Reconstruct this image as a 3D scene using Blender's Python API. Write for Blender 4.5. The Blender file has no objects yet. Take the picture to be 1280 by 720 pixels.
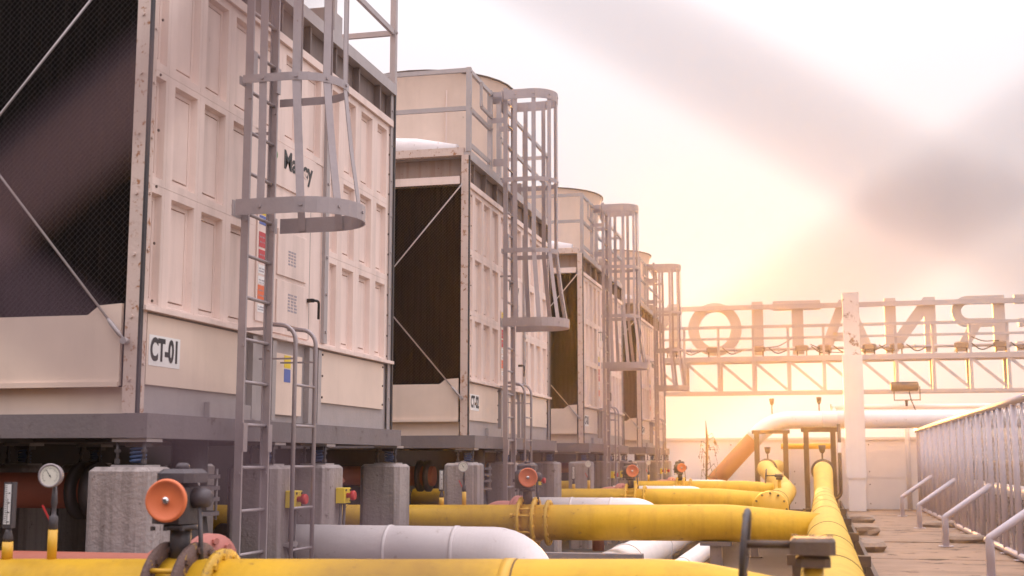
import bpy, math, random
from mathutils import Vector, Matrix
random.seed(7)
S = bpy.context.scene
R = math.radians

# ------------------------------------------------------------------ camera
cd = bpy.data.cameras.new('camera')
cam = bpy.data.objects.new('camera', cd)
S.collection.objects.link(cam)
cam.location = (0, 0, 1.6)
cam.rotation_euler = (R(97.7), 0, R(13.58))
cd.sensor_width = 36
cd.lens = 44.44
cd.clip_start = 0.01
cd.clip_end = 2000
cd.dof.use_dof = True
cd.dof.focus_distance = 12.5
cd.dof.aperture_fstop = 3.2
S.camera = cam

# ------------------------------------------------------------------ light
SUN_EL, SUN_AZ = R(3.4), R(-5.2)          # azimuth from +Y towards +X
sd = Vector((math.sin(SUN_AZ) * math.cos(SUN_EL), math.cos(SUN_AZ) * math.cos(SUN_EL), math.sin(SUN_EL)))
W = bpy.data.worlds.new('World')
S.world = W
W.use_nodes = True
nt = W.node_tree
nt.nodes.clear()


def nn(t, kind, **kw):
    n = t.nodes.new(kind)
    for k, v in kw.items():
        if k.startswith('i_'):
            n.inputs[k[2:].replace('_', ' ')].default_value = v
        else:
            setattr(n, k, v)
    return n


def mathn(t, op, a, b=None, clamp=False):
    n = t.nodes.new('ShaderNodeMath')
    n.operation = op
    n.use_clamp = clamp
    for i, v in enumerate((a, b)):
        if v is None:
            continue
        if isinstance(v, (int, float)):
            n.inputs[i].default_value = v
        else:
            t.links.new(v, n.inputs[i])
    return n.outputs[0]


def mixc(t, fac, a, b, mode='MIX'):
    n = t.nodes.new('ShaderNodeMix')
    n.data_type = 'RGBA'
    n.blend_type = mode
    for sock, v in ((n.inputs['Factor'], fac), (n.inputs[6], a), (n.inputs[7], b)):
        if isinstance(v, (int, float)):
            sock.default_value = v
        elif isinstance(v, (tuple, list)):
            sock.default_value = (*v[:3], 1)
        else:
            t.links.new(v, sock)
    return n.outputs[2]


sky = nn(nt, 'ShaderNodeTexSky', sky_type='NISHITA', sun_disc=False, sun_elevation=SUN_EL, sun_rotation=SUN_AZ,
         air_density=1.0, dust_density=0.5)
tc = nn(nt, 'ShaderNodeTexCoord')
sep = nn(nt, 'ShaderNodeSeparateXYZ')
nt.links.new(tc.outputs['Generated'], sep.inputs[0])
zc = mathn(nt, 'MAXIMUM', sep.outputs[2], 0.0)
# thin overcast: pale, pinkish near the horizon, brighter overhead, golden round the veiled sun
low = mathn(nt, 'MULTIPLY', zc, 4.5, clamp=True)
cloud = mixc(nt, low, (4.2, 3.5, 3.35), (4.25, 3.95, 4.15))
cn = nn(nt, 'ShaderNodeTexNoise', i_Scale=2.2, i_Detail=4.0)
nt.links.new(tc.outputs['Generated'], cn.inputs['Vector'])
cloud = mixc(nt, mathn(nt, 'MULTIPLY', cn.outputs[0], 0.05), cloud, (4.3, 3.5, 3.7))
up = mathn(nt, 'ADD', 1.0, mathn(nt, 'MULTIPLY', mathn(nt, 'MULTIPLY', zc, zc), 3.2))
vm = nn(nt, 'ShaderNodeVectorMath', operation='SCALE')
nt.links.new(cloud, vm.inputs[0])
nt.links.new(up, vm.inputs['Scale'])
dot = nn(nt, 'ShaderNodeVectorMath', operation='DOT_PRODUCT')
nt.links.new(tc.outputs['Generated'], dot.inputs[0])
dot.inputs[1].default_value = sd
dp = mathn(nt, 'POWER', mathn(nt, 'MAXIMUM', dot.outputs['Value'], 0.0), 70.0)
glow = mixc(nt, mathn(nt, 'MULTIPLY', dp, 0.9), vm.outputs[0], (4.1, 4.1, 4.5))
final = mixc(nt, 0.965, sky.outputs[0], glow)
bg = nn(nt, 'ShaderNodeBackground', i_Strength=0.1)
nt.links.new(final, bg.inputs[0])
wo = nn(nt, 'ShaderNodeOutputWorld')
nt.links.new(bg.outputs[0], wo.inputs[0])

sl = bpy.data.lights.new('sun', 'SUN')
sl.energy = 4.8
sl.angle = R(10)
sl.color = (1.0, 0.45, 0.095)
so = bpy.data.objects.new('sun', sl)
S.collection.objects.link(so)
so.location = (0, 30, 20)
so.rotation_euler = (-sd).to_track_quat('-Z', 'Y').to_euler()

S.view_settings.view_transform = 'Standard'
S.view_settings.look = 'None'
S.view_settings.exposure = 0.95
S.view_settings.gamma = 1.0
S.cycles.max_bounces = 8
S.cycles.volume_bounces = 1


# ------------------------------------------------------------------ materials
def mat(name, base, rough=0.6, metal=0.0, var=0.12, vscale=2.0, streak=None, spots=None, bump=0.15, bscale=40.0,
        rings=None, spec=0.5, sax=2):
    """streak=(colour, amount, scale) vertical runs; spots=(colour, threshold, scale) rust or dirt patches."""
    m = bpy.data.materials.new(name)
    m.use_nodes = True
    t = m.node_tree
    b = t.nodes['Principled BSDF']
    b.inputs['Roughness'].default_value = rough
    b.inputs['Metallic'].default_value = metal
    b.inputs['Specular IOR Level'].default_value = spec
    g = nn(t, 'ShaderNodeNewGeometry')
    P = g.outputs['Position']
    n1 = nn(t, 'ShaderNodeTexNoise', i_Scale=vscale, i_Detail=6.0, i_Roughness=0.65)
    t.links.new(P, n1.inputs['Vector'])
    v = mathn(t, 'MULTIPLY', mathn(t, 'SUBTRACT', n1.outputs[0], 0.42, clamp=True), var * 6, clamp=True)
    col = mixc(t, v, base, tuple(c * 0.62 for c in base))
    if streak:
        mp = nn(t, 'ShaderNodeMapping')
        sc = streak[2]
        mp.inputs['Scale'].default_value = tuple(sc * 0.06 if k == sax else sc for k in range(3))
        t.links.new(P, mp.inputs[0])
        n2 = nn(t, 'ShaderNodeTexNoise', i_Scale=1.0, i_Detail=5.0, i_Roughness=0.6)
        t.links.new(mp.outputs[0], n2.inputs['Vector'])
        f = mathn(t, 'MULTIPLY', mathn(t, 'SUBTRACT', n2.outputs[0], 0.48, clamp=True), streak[1] * 8, clamp=True)
        col = mixc(t, mathn(t, 'MULTIPLY', f, min(1, streak[1] * 3)), col, streak[0])
    if spots:
        n3 = nn(t, 'ShaderNodeTexNoise', i_Scale=spots[2], i_Detail=8.0, i_Roughness=0.72)
        t.links.new(P, n3.inputs['Vector'])
        f = mathn(t, 'MULTIPLY', mathn(t, 'SUBTRACT', n3.outputs[0], spots[1], clamp=True), 14.0, clamp=True)
        col = mixc(t, f, col, spots[0])
        r = mathn(t, 'ADD', rough, mathn(t, 'MULTIPLY', f, 0.25), clamp=True)
        t.links.new(r, b.inputs['Roughness'])
    t.links.new(col, b.inputs['Base Color'])
    if bump:
        nb = nn(t, 'ShaderNodeTexNoise', i_Scale=bscale, i_Detail=4.0)
        t.links.new(P, nb.inputs['Vector'])
        h = nb.outputs[0]
        if rings:                                   # fine wound rings of a cloth jacket, along one axis
            sp = nn(t, 'ShaderNodeSeparateXYZ')
            t.links.new(P, sp.inputs[0])
            w = mathn(t, 'SINE', mathn(t, 'MULTIPLY', sp.outputs[rings[0]], rings[1]))
            h = mathn(t, 'ADD', h, mathn(t, 'MULTIPLY', w, rings[2]))
        bn = nn(t, 'ShaderNodeBump', i_Strength=bump, i_Distance=0.02)
        t.links.new(h, bn.inputs['Height'])
        t.links.new(bn.outputs[0], b.inputs['Normal'])
    return m


RUST = (0.20, 0.075, 0.028)
DIRT = (0.16, 0.115, 0.085)
M = {}
M['cream'] = mat('cream_paint', (0.83, 0.665, 0.60), 0.5, streak=(DIRT, 0.22, 4.5), spots=((0.36, 0.26, 0.2), 0.68, 3.5), var=0.16, bump=0.06, bscale=14)
M['cream2'] = mat('cream_paint_flat', (0.78, 0.62, 0.52), 0.5, streak=(DIRT, 0.14, 3.5), var=0.14, spots=((0.4, 0.3, 0.22), 0.68, 5), bump=0.05, bscale=10)
M['creamrust'] = mat('cream_rusting', (0.66, 0.52, 0.46), 0.55, streak=((0.36, 0.17, 0.08), 0.16, 9.0), spots=((0.36, 0.16, 0.07), 0.555, 15.0), var=0.12)
M['rustband'] = mat('rusty_band', (0.30, 0.225, 0.195), 0.7, streak=(RUST, 0.3, 16.0), spots=(RUST, 0.63, 24.0), var=0.2)
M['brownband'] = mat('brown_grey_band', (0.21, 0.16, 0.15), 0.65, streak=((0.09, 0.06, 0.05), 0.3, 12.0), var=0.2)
M['steel'] = mat('galvanised_steel', (0.43, 0.385, 0.385), 0.5, 0.25, var=0.16, vscale=5, streak=((0.2, 0.16, 0.15), 0.14, 12.0), spots=(RUST, 0.69, 12), bump=0.1)
M['ladder'] = mat('ladder_steel', (0.40, 0.345, 0.355), 0.42, 0.35, var=0.14, vscale=9, spots=((0.2, 0.12, 0.09), 0.66, 16), bump=0.08)
M['beam'] = mat('beam_grey', (0.20, 0.17, 0.178), 0.6, 0.1, var=0.2, vscale=3, streak=((0.50, 0.45, 0.43), 0.11, 9.0), spots=((0.13, 0.095, 0.09), 0.6, 6), bump=0.15)
M['dark'] = mat('dark_gasket', (0.05, 0.045, 0.05), 0.5, 0.2, bump=0.05)
M['fill'] = mat('dark_fill', (0.006, 0.0045, 0.005), 0.8, var=0.3, vscale=6, streak=((0.045, 0.032, 0.03), 0.22, 22), bump=0.6, bscale=60, spec=0.05)
M['meshwire'] = mat('mesh_wire', (0.03, 0.024, 0.025), 0.6, 0.0, bump=0, spec=0.2)
M['concrete'] = mat('concrete', (0.385, 0.33, 0.32), 0.85, var=0.26, vscale=4, streak=((0.12, 0.095, 0.085), 0.34, 13.0), spots=((0.13, 0.10, 0.09), 0.61, 9), bump=0.45, bscale=35)
M['yellow'] = mat('yellow_jacket', (0.68, 0.395, 0.02), 0.52, var=0.2, vscale=3.5, streak=((0.40, 0.20, 0.02), 0.25, 8.0), spots=((0.33, 0.18, 0.04), 0.62, 7), bump=0.2, bscale=9, rings=(0, 130, 0.06), spec=0.35)
M['yellowy'] = mat('yellow_jacket_header', (0.70, 0.45, 0.08), 0.5, var=0.2, vscale=3.0, streak=((0.42, 0.24, 0.05), 0.25, 7.0), spots=((0.36, 0.22, 0.07), 0.62, 6), spec=0.35, bump=0.14, bscale=8, rings=(1, 130, 0.10))
M['yband'] = mat('yellow_band', (0.74, 0.42, 0.04), 0.4, var=0.1, bump=0.05)
M['ydirty'] = mat('yellow_dirty', (0.62, 0.36, 0.03), 0.5, var=0.25, vscale=12, spots=((0.14, 0.08, 0.05), 0.57, 12), bump=0.4, bscale=50)
M['joint'] = mat('pipe_joint', (0.20, 0.12, 0.04), 0.7, bump=0.1)
M['white'] = mat('white_jacket', (0.80, 0.74, 0.74), 0.5, var=0.10, vscale=3, spots=((0.42, 0.34, 0.31), 0.62, 11), bump=0.25, bscale=10, rings=(0, 190, 0.03))
M['whitey'] = mat('white_jacket_header', (0.76, 0.70, 0.68), 0.5, var=0.12, vscale=3, spots=((0.40, 0.33, 0.31), 0.68, 14), bump=0.2, bscale=12, rings=(1, 190, 0.03))
M['wpaint'] = mat('white_paint', (0.78, 0.73, 0.72), 0.5, var=0.10, vscale=1.5, streak=((0.40, 0.30, 0.24), 0.12, 4), spots=((0.30, 0.2, 0.14), 0.72, 6), bump=0.1)
M['peel'] = mat('white_paint_peeling', (0.78, 0.73, 0.72), 0.5, var=0.10, vscale=1.5, spots=((0.24, 0.15, 0.11), 0.55, 3.4), bump=0.3)
M['redpipe'] = mat('red_oxide', (0.42, 0.125, 0.08), 0.6, var=0.2, vscale=4, spots=((0.16, 0.06, 0.045), 0.64, 6), bump=0.15)
M['redfade'] = mat('faded_red', (0.50, 0.19, 0.16), 0.65, var=0.2, vscale=6, spots=((0.22, 0.09, 0.075), 0.64, 9), bump=0.15)
M['rustpipe'] = mat('rust_orange_pipe', (0.33, 0.10, 0.045), 0.7, var=0.15, vscale=2, spots=((0.22, 0.09, 0.05), 0.64, 4), bump=0.15)
M['orange'] = mat('orange_wheel', (0.80, 0.20, 0.075), 0.5, var=0.08, vscale=8, bump=0.05)
M['gear'] = mat('gearbox_grey', (0.085, 0.075, 0.082), 0.5, 0.2, var=0.2, vscale=10, bump=0.2)
M['gearbrown'] = mat('gearbox_brown', (0.12, 0.085, 0.07), 0.55, 0.1, var=0.25, vscale=14, spots=((0.25, 0.15, 0.08), 0.62, 14), bump=0.2)
M['flange'] = mat('flange_corroded', (0.16, 0.10, 0.085), 0.7, 0.2, var=0.3, vscale=14, spots=((0.55, 0.33, 0.04), 0.58, 11), bump=0.5, bscale=60)
M['blue'] = mat('blue_spring', (0.06, 0.11, 0.24), 0.45, var=0.1, bump=0)
M['chrome'] = mat('bright_nut', (0.7, 0.68, 0.68), 0.25, 0.9, bump=0)
M['gwhite'] = mat('gauge_white', (0.82, 0.78, 0.68), 0.35, var=0.06, vscale=20, bump=0)
M['black'] = mat('black_print', (0.02, 0.02, 0.022), 0.5, bump=0)
M['plate'] = mat('white_plate', (0.85, 0.83, 0.82), 0.4, var=0.04, bump=0)
M['green'] = mat('green_print', (0.05, 0.28, 0.09), 0.5, bump=0)
M['red'] = mat('red_paint', (0.55, 0.03, 0.03), 0.4, var=0.05, bump=0)
M['signred'] = mat('sticker_red', (0.55, 0.05, 0.06), 0.5, var=0.05, bump=0)
M['signorange'] = mat('sticker_orange', (0.80, 0.16, 0.05), 0.5, var=0.05, bump=0)
M['signyellow'] = mat('sticker_yellow', (0.80, 0.58, 0.03), 0.5, var=0.05, bump=0)
M['signblue'] = mat('sticker_blue', (0.09, 0.14, 0.42), 0.5, var=0.05, bump=0)
M['print'] = mat('grey_print', (0.36, 0.32, 0.36), 0.6, bump=0)
M['cable'] = mat('grey_conduit', (0.10, 0.09, 0.09), 0.5, bump=0)
M['sign'] = mat('sign_letter_back', (0.52, 0.48, 0.48), 0.5, 0.1, var=0.16, vscale=1.2, streak=((0.33, 0.26, 0.22), 0.16, 4.0), bump=0.1)
M['truss'] = mat('truss_paint', (0.46, 0.42, 0.43), 0.5, 0.1, var=0.12, vscale=2, spots=((0.33, 0.22, 0.16), 0.68, 6), bump=0.1)
M['rail'] = mat('fence_paint', (0.50, 0.44, 0.475), 0.45, 0.1, var=0.12, vscale=4, spots=((0.30, 0.24, 0.24), 0.68, 14), bump=0.1)
M['fwire'] = mat('fence_wire', (0.42, 0.37, 0.37), 0.5, 0.1, bump=0)
M['brown'] = mat('brown_steel', (0.10, 0.065, 0.05), 0.6, 0.1, var=0.2, vscale=6, bump=0.2)
M['casing'] = mat('casing_brown', (0.17, 0.125, 0.11), 0.6, var=0.2, vscale=1.0, bump=0.1)
M['brownlight'] = mat('dusty_brown', (0.30, 0.22, 0.17), 0.7, var=0.2, vscale=6, bump=0.1)
M['wall'] = mat('parapet_white', (0.82, 0.79, 0.80), 0.7, var=0.10, vscale=0.8, streak=((0.40, 0.33, 0.30), 0.10, 2.5), bump=0.15, bscale=12)
M['darkwall'] = mat('shade_wall', (0.022, 0.017, 0.016), 0.9, var=0.2, vscale=1.0, streak=((0.05, 0.04, 0.04), 0.2, 3), bump=0.3, bscale=10)  # near-black colour deepens the shade that these added walls give
M['slab'] = mat('walkway_slab', (0.33, 0.215, 0.15), 0.85, var=0.4, vscale=1.1, spots=((0.10, 0.065, 0.045), 0.56, 1.5), streak=((0.12, 0.08, 0.055), 0.3, 2.6), sax=0, bump=0.4, bscale=22)
M['deck'] = mat('roof_screed', (0.075, 0.054, 0.043), 0.9, var=0.2, vscale=1.2, spots=((0.08, 0.06, 0.05), 0.56, 1.6), bump=0.4, bscale=18)
M['stone'] = mat('rubble', (0.30, 0.22, 0.17), 0.9, var=0.3, vscale=8, bump=0.6, bscale=25)
M['twig'] = mat('twig_brown', (0.13, 0.09, 0.06), 0.9, var=0.2, vscale=8, bump=0)
M['nearwire'] = mat('coated_wire', (0.27, 0.175, 0.215), 0.7, 0.0, var=0.1, vscale=40, bump=0)


def translucent(m, col, f):
    t = m.node_tree
    tr = nn(t, 'ShaderNodeBsdfTranslucent')
    tr.inputs['Color'].default_value = (*col, 1)
    mx = nn(t, 'ShaderNodeMixShader')
    mx.inputs[0].default_value = f
    out = [n for n in t.nodes if n.type == 'OUTPUT_MATERIAL'][0]
    t.links.new(t.nodes['Principled BSDF'].outputs[0], mx.inputs[1])
    t.links.new(tr.outputs[0], mx.inputs[2])
    t.links.new(mx.outputs[0], out.inputs[0])


translucent(M['sign'], (0.8, 0.74, 0.72), 0.22)


# ------------------------------------------------------------------ mesh helpers
ORG = {}


class MB:
    def __init__(s):
        s.v, s.f, s.sm = [], [], []

    def face(s, idx, smooth=False):
        s.f.append(idx)
        s.sm.append(smooth)

    def box(s, a, b):
        x0, y0, z0 = (min(p, q) for p, q in zip(a, b))
        x1, y1, z1 = (max(p, q) for p, q in zip(a, b))
        n = len(s.v)
        s.v += [(x0, y0, z0), (x1, y0, z0), (x1, y1, z0), (x0, y1, z0), (x0, y0, z1), (x1, y0, z1), (x1, y1, z1), (x0, y1, z1)]
        for q in ((0, 3, 2, 1), (4, 5, 6, 7), (0, 1, 5, 4), (1, 2, 6, 5), (2, 3, 7, 6), (3, 0, 4, 7)):
            s.face(tuple(n + i for i in q))
        return s

    def cbox(s, a, b, c):
        """upright box with chamfered vertical edges and top rim"""
        x0, y0, z0 = (min(p, q) for p, q in zip(a, b))
        x1, y1, z1 = (max(p, q) for p, q in zip(a, b))

        def ring(i, z):
            k = c
            return [(x0 + i + k, y0 + i, z), (x1 - i - k, y0 + i, z), (x1 - i, y0 + i + k, z), (x1 - i, y1 - i - k, z),
                    (x1 - i - k, y1 - i, z), (x0 + i + k, y1 - i, z), (x0 + i, y1 - i - k, z), (x0 + i, y0 + i + k, z)]
        n = len(s.v)
        s.v += ring(0, z0) + ring(0, z1 - c * 0.6) + ring(c * 0.6, z1)
        for k in range(2):
            for i in range(8):
                j = (i + 1) % 8
                s.face((n + k * 8 + i, n + k * 8 + j, n + k * 8 + 8 + j, n + k * 8 + 8 + i))
        s.face(tuple(n + 16 + i for i in range(8)))
        s.face(tuple(n + 7 - i for i in range(8)))
        return s

    def bar(s, p, q, w, h, up=(0, 0, 1)):
        """rectangular bar from p to q; w across, h along up"""
        p, q = Vector(p), Vector(q)
        d = (q - p).normalized()
        u = Vector(up)
        if abs(d.dot(u)) > 0.98:
            u = Vector((0, 1, 0)) if abs(d.y) < 0.9 else Vector((1, 0, 0))
        r = d.cross(u).normalized()
        u = r.cross(d).normalized()
        n = len(s.v)
        for c in (p, q):
            for i, j in ((-1, -1), (1, -1), (1, 1), (-1, 1)):
                s.v.append(tuple(c + r * (w / 2 * i) + u * (h / 2 * j)))
        for qd in ((0, 1, 2, 3), (7, 6, 5, 4), (0, 4, 5, 1), (1, 5, 6, 2), (2, 6, 7, 3), (3, 7, 4, 0)):
            s.face(tuple(n + i for i in qd))
        return s

    def tube(s, pts, r, n=12, caps=True, smooth=True):
        pts = [Vector(p) for p in pts]
        rs = r if isinstance(r, (list, tuple)) else [r] * len(pts)
        d0 = (pts[1] - pts[0]).normalized()
        u = Vector((0, 0, 1)) if abs(d0.z) < 0.9 else Vector((1, 0, 0))
        u = (u - d0 * u.dot(d0)).normalized()
        base = len(s.v)
        for i, p in enumerate(pts):
            if i == 0:
                d = d0
            elif i == len(pts) - 1:
                d = (pts[i] - pts[i - 1]).normalized()
            else:
                d = ((pts[i + 1] - p).normalized() + (p - pts[i - 1]).normalized()).normalized()
            u = (u - d * u.dot(d)).normalized()
            w = d.cross(u)
            for k in range(n):
                a = 2 * math.pi * k / n
                s.v.append(tuple(p + (u * math.cos(a) + w * math.sin(a)) * rs[i]))
        for i in range(len(pts) - 1):
            for k in range(n):
                a, b = base + i * n + k, base + i * n + (k + 1) % n
                s.face((a, b, b + n, a + n), smooth)
        if caps:
            s.face(tuple(base + n - 1 - k for k in range(n)))
            e = base + (len(pts) - 1) * n
            s.face(tuple(e + k for k in range(n)))
        return s

    def disc_stack(s, c, axis, prof, n=24, smooth=True):
        """lathe: prof = [(t, r)...] along axis from c"""
        c, ax = Vector(c), Vector(axis).normalized()
        u = Vector((0, 0, 1)) if abs(ax.z) < 0.9 else Vector((1, 0, 0))
        u = (u - ax * u.dot(ax)).normalized()
        w = ax.cross(u)
        base = len(s.v)
        for t, r in prof:
            for k in range(n):
                a = 2 * math.pi * k / n
                s.v.append(tuple(c + ax * t + (u * math.cos(a) + w * math.sin(a)) * r))
        for i in range(len(prof) - 1):
            for k in range(n):
                a, b = base + i * n + k, base + i * n + (k + 1) % n
                s.face((a, b, b + n, a + n), smooth)
        s.face(tuple(base + n - 1 - k for k in range(n)))
        e = base + (len(prof) - 1) * n
        s.face(tuple(e + k for k in range(n)))
        return s

    def prism(s, poly, d):
        """poly: list of 3-D points (flat), extruded by vector d"""
        n = len(s.v)
        k = len(poly)
        d = Vector(d)
        s.v += [tuple(p) for p in poly] + [tuple(Vector(p) + d) for p in poly]
        s.face(tuple(range(n, n + k))[::-1])
        s.face(tuple(range(n + k, n + 2 * k)))
        for i in range(k):
            j = (i + 1) % k
            s.face((n + i, n + j, n + k + j, n + k + i))
        return s

    def bolt(s, c, axis, r=0.012, h=0.012):
        return s.disc_stack(c, axis, [(0, r), (h, r)], n=6, smooth=False)

    def build(s, name, m, parent=None, origin=None):
        o_ = ORG[parent.name] if parent is not None else Vector(origin or (0, 0, 0))
        me = bpy.data.meshes.new(name)
        me.from_pydata([tuple(Vector(p) - o_) for p in s.v], [], s.f)
        me.polygons.foreach_set('use_smooth', s.sm)
        me.materials.append(M[m])
        me.validate()
        import bmesh
        bm = bmesh.new()
        bm.from_mesh(me)
        bmesh.ops.recalc_face_normals(bm, faces=bm.faces)
        bm.to_mesh(me)
        bm.free()
        o = bpy.data.objects.new(name, me)
        S.collection.objects.link(o)
        if parent is not None:
            o.parent = parent
        else:
            o.location = o_
        ORG[o.name] = o_
        return o


def thing(name, label, cat, loc, group=None):
    o = bpy.data.objects.new(name, None)
    o.empty_display_size = 0.2
    S.collection.objects.link(o)
    o.location = loc
    ORG[o.name] = Vector(loc)
    o['label'] = label
    o['category'] = cat
    if group:
        o['group'] = group
    return o


def tag(o, label, cat, group=None):
    o['label'] = label
    o['category'] = cat
    if group:
        o['group'] = group
    return o


def struct(o):
    o['kind'] = 'structure'
    return o


def copy_tree(o, d=None, label=None, parent=None):
    c = o.copy()
    S.collection.objects.link(c)
    if parent is not None:
        c.parent = parent
    else:
        c.location = Vector(o.location) + Vector(d)
        if label:
            c['label'] = label
    ORG[c.name] = (ORG[o.name] + Vector(d)) if d is not None else ORG[o.name]
    for ch in list(o.children):
        copy_tree(ch, d, None, c)
    return c


def fillet(pts, rad, n=7):
    """polyline with rounded corners"""
    pts = [Vector(p) for p in pts]
    out = [pts[0]]
    for i in range(1, len(pts) - 1):
        a, b, c = pts[i - 1], pts[i], pts[i + 1]
        u, v = (a - b).normalized(), (c - b).normalized()
        ang = u.angle(v)
        t = min(rad / math.tan(ang / 2), (a - b).length * 0.49, (c - b).length * 0.49)
        r = t * math.tan(ang / 2)
        ctr = b + (u + v).normalized() * (r / math.sin(ang / 2))
        p, q = b + u * t - ctr, b + v * t - ctr
        tot = p.angle(q)
        for k in range(n + 1):
            s_ = k / n
            w = (p * math.sin((1 - s_) * tot) + q * math.sin(s_ * tot)) / math.sin(tot)
            out.append(ctr + w)
    out.append(pts[-1])
    return out


def text_mb(txt, size, place, depth=0.002, xs=1.0, off=0.0):
    """lettering as mesh; place maps (u, v, w) to a world point"""
    cu = bpy.data.curves.new('t', 'FONT')
    cu.body = txt
    cu.size = size
    cu.extrude = depth
    cu.offset = off
    cu.align_x = 'CENTER'
    cu.align_y = 'CENTER'
    to = bpy.data.objects.new('t', cu)
    S.collection.objects.link(to)
    dg = bpy.context.evaluated_depsgraph_get()
    me = bpy.data.meshes.new_from_object(to.evaluated_get(dg))
    b = MB()
    b.v = [tuple(place(v.co.x * xs, v.co.y, v.co.z)) for v in me.vertices]
    for p in me.polygons:
        b.face(tuple(p.vertices))
    bpy.data.objects.remove(to)
    return b


# ================================================================== SETTING
g = MB().box((-30, -16, -0.3), (24, 47, 0)).build('roof_ground', 'deck')
struct(g)

# walkway of cast slabs beside the pipes
wk = bpy.data.objects.new('walkway', None)
S.collection.objects.link(wk)
ORG['walkway'] = Vector((0, 0, 0))
wk['kind'] = 'structure'
y = 6.0
while y < 41.5:
    L = random.uniform(3.4, 5.2)
    y1 = min(y + L, 41.8)
    MB().box((0.62 + random.uniform(-.05, .05), y + 0.04, 0.0), (3.9, y1 - 0.04, 0.035 + random.uniform(0, 0.012))).build('slab', 'slab', wk)
    y = y1

# ================================================================== COOLING TOWERS
FX = -4.2                      # plane of the long side that faces the walkway
BK = -6.62                     # far long side
LEN = 4.85
Y0 = [7.24, 15.02, 22.90, 30.70]


def cell(y0, y1, z0, z1, ry0, ry1, rz0, rz1):
    """one pressed wall panel: proud border, sloped recess, small inner step"""
    b = MB()
    x = FX

    def ring(a0, a1, c0, c1, xx):
        return [(xx, a0, c0), (xx, a1, c0), (xx, a1, c1), (xx, a0, c1)]
    s_ = 0.014
    rings = [ring(y0, y1, z0, z1, x - 0.06), ring(y0, y1, z0, z1, x), ring(ry0, ry1, rz0, rz1, x),
             ring(ry0 + s_, ry1 - s_, rz0 + s_, rz1 - s_, x - 0.045),
             ring(ry0 + s_ + .028, ry1 - s_ - .028, rz0 + s_ + .028, rz1 - s_ - .028, x - 0.045),
             ring(ry0 + s_ + .029, ry1 - s_ - .029, rz0 + s_ + .029, rz1 - s_ - .029, x - 0.066),
             ring(ry0 + s_ + .038, ry1 - s_ - .038, rz0 + s_ + .038, rz1 - s_ - .038, x - 0.066),
             ring(ry0 + s_ + .039, ry1 - s_ - .039, rz0 + s_ + .039, rz1 - s_ - .039, x - 0.043)]
    for r in rings:
        b.v += r
    for k in range(len(rings) - 1):
        for i in range(4):
            j = (i + 1) % 4
            b.face((k * 4 + i, k * 4 + j, k * 4 + 4 + j, k * 4 + 4 + i))
    n = (len(rings) - 1) * 4
    b.face((n, n + 1, n + 2, n + 3))
    return b


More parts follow.
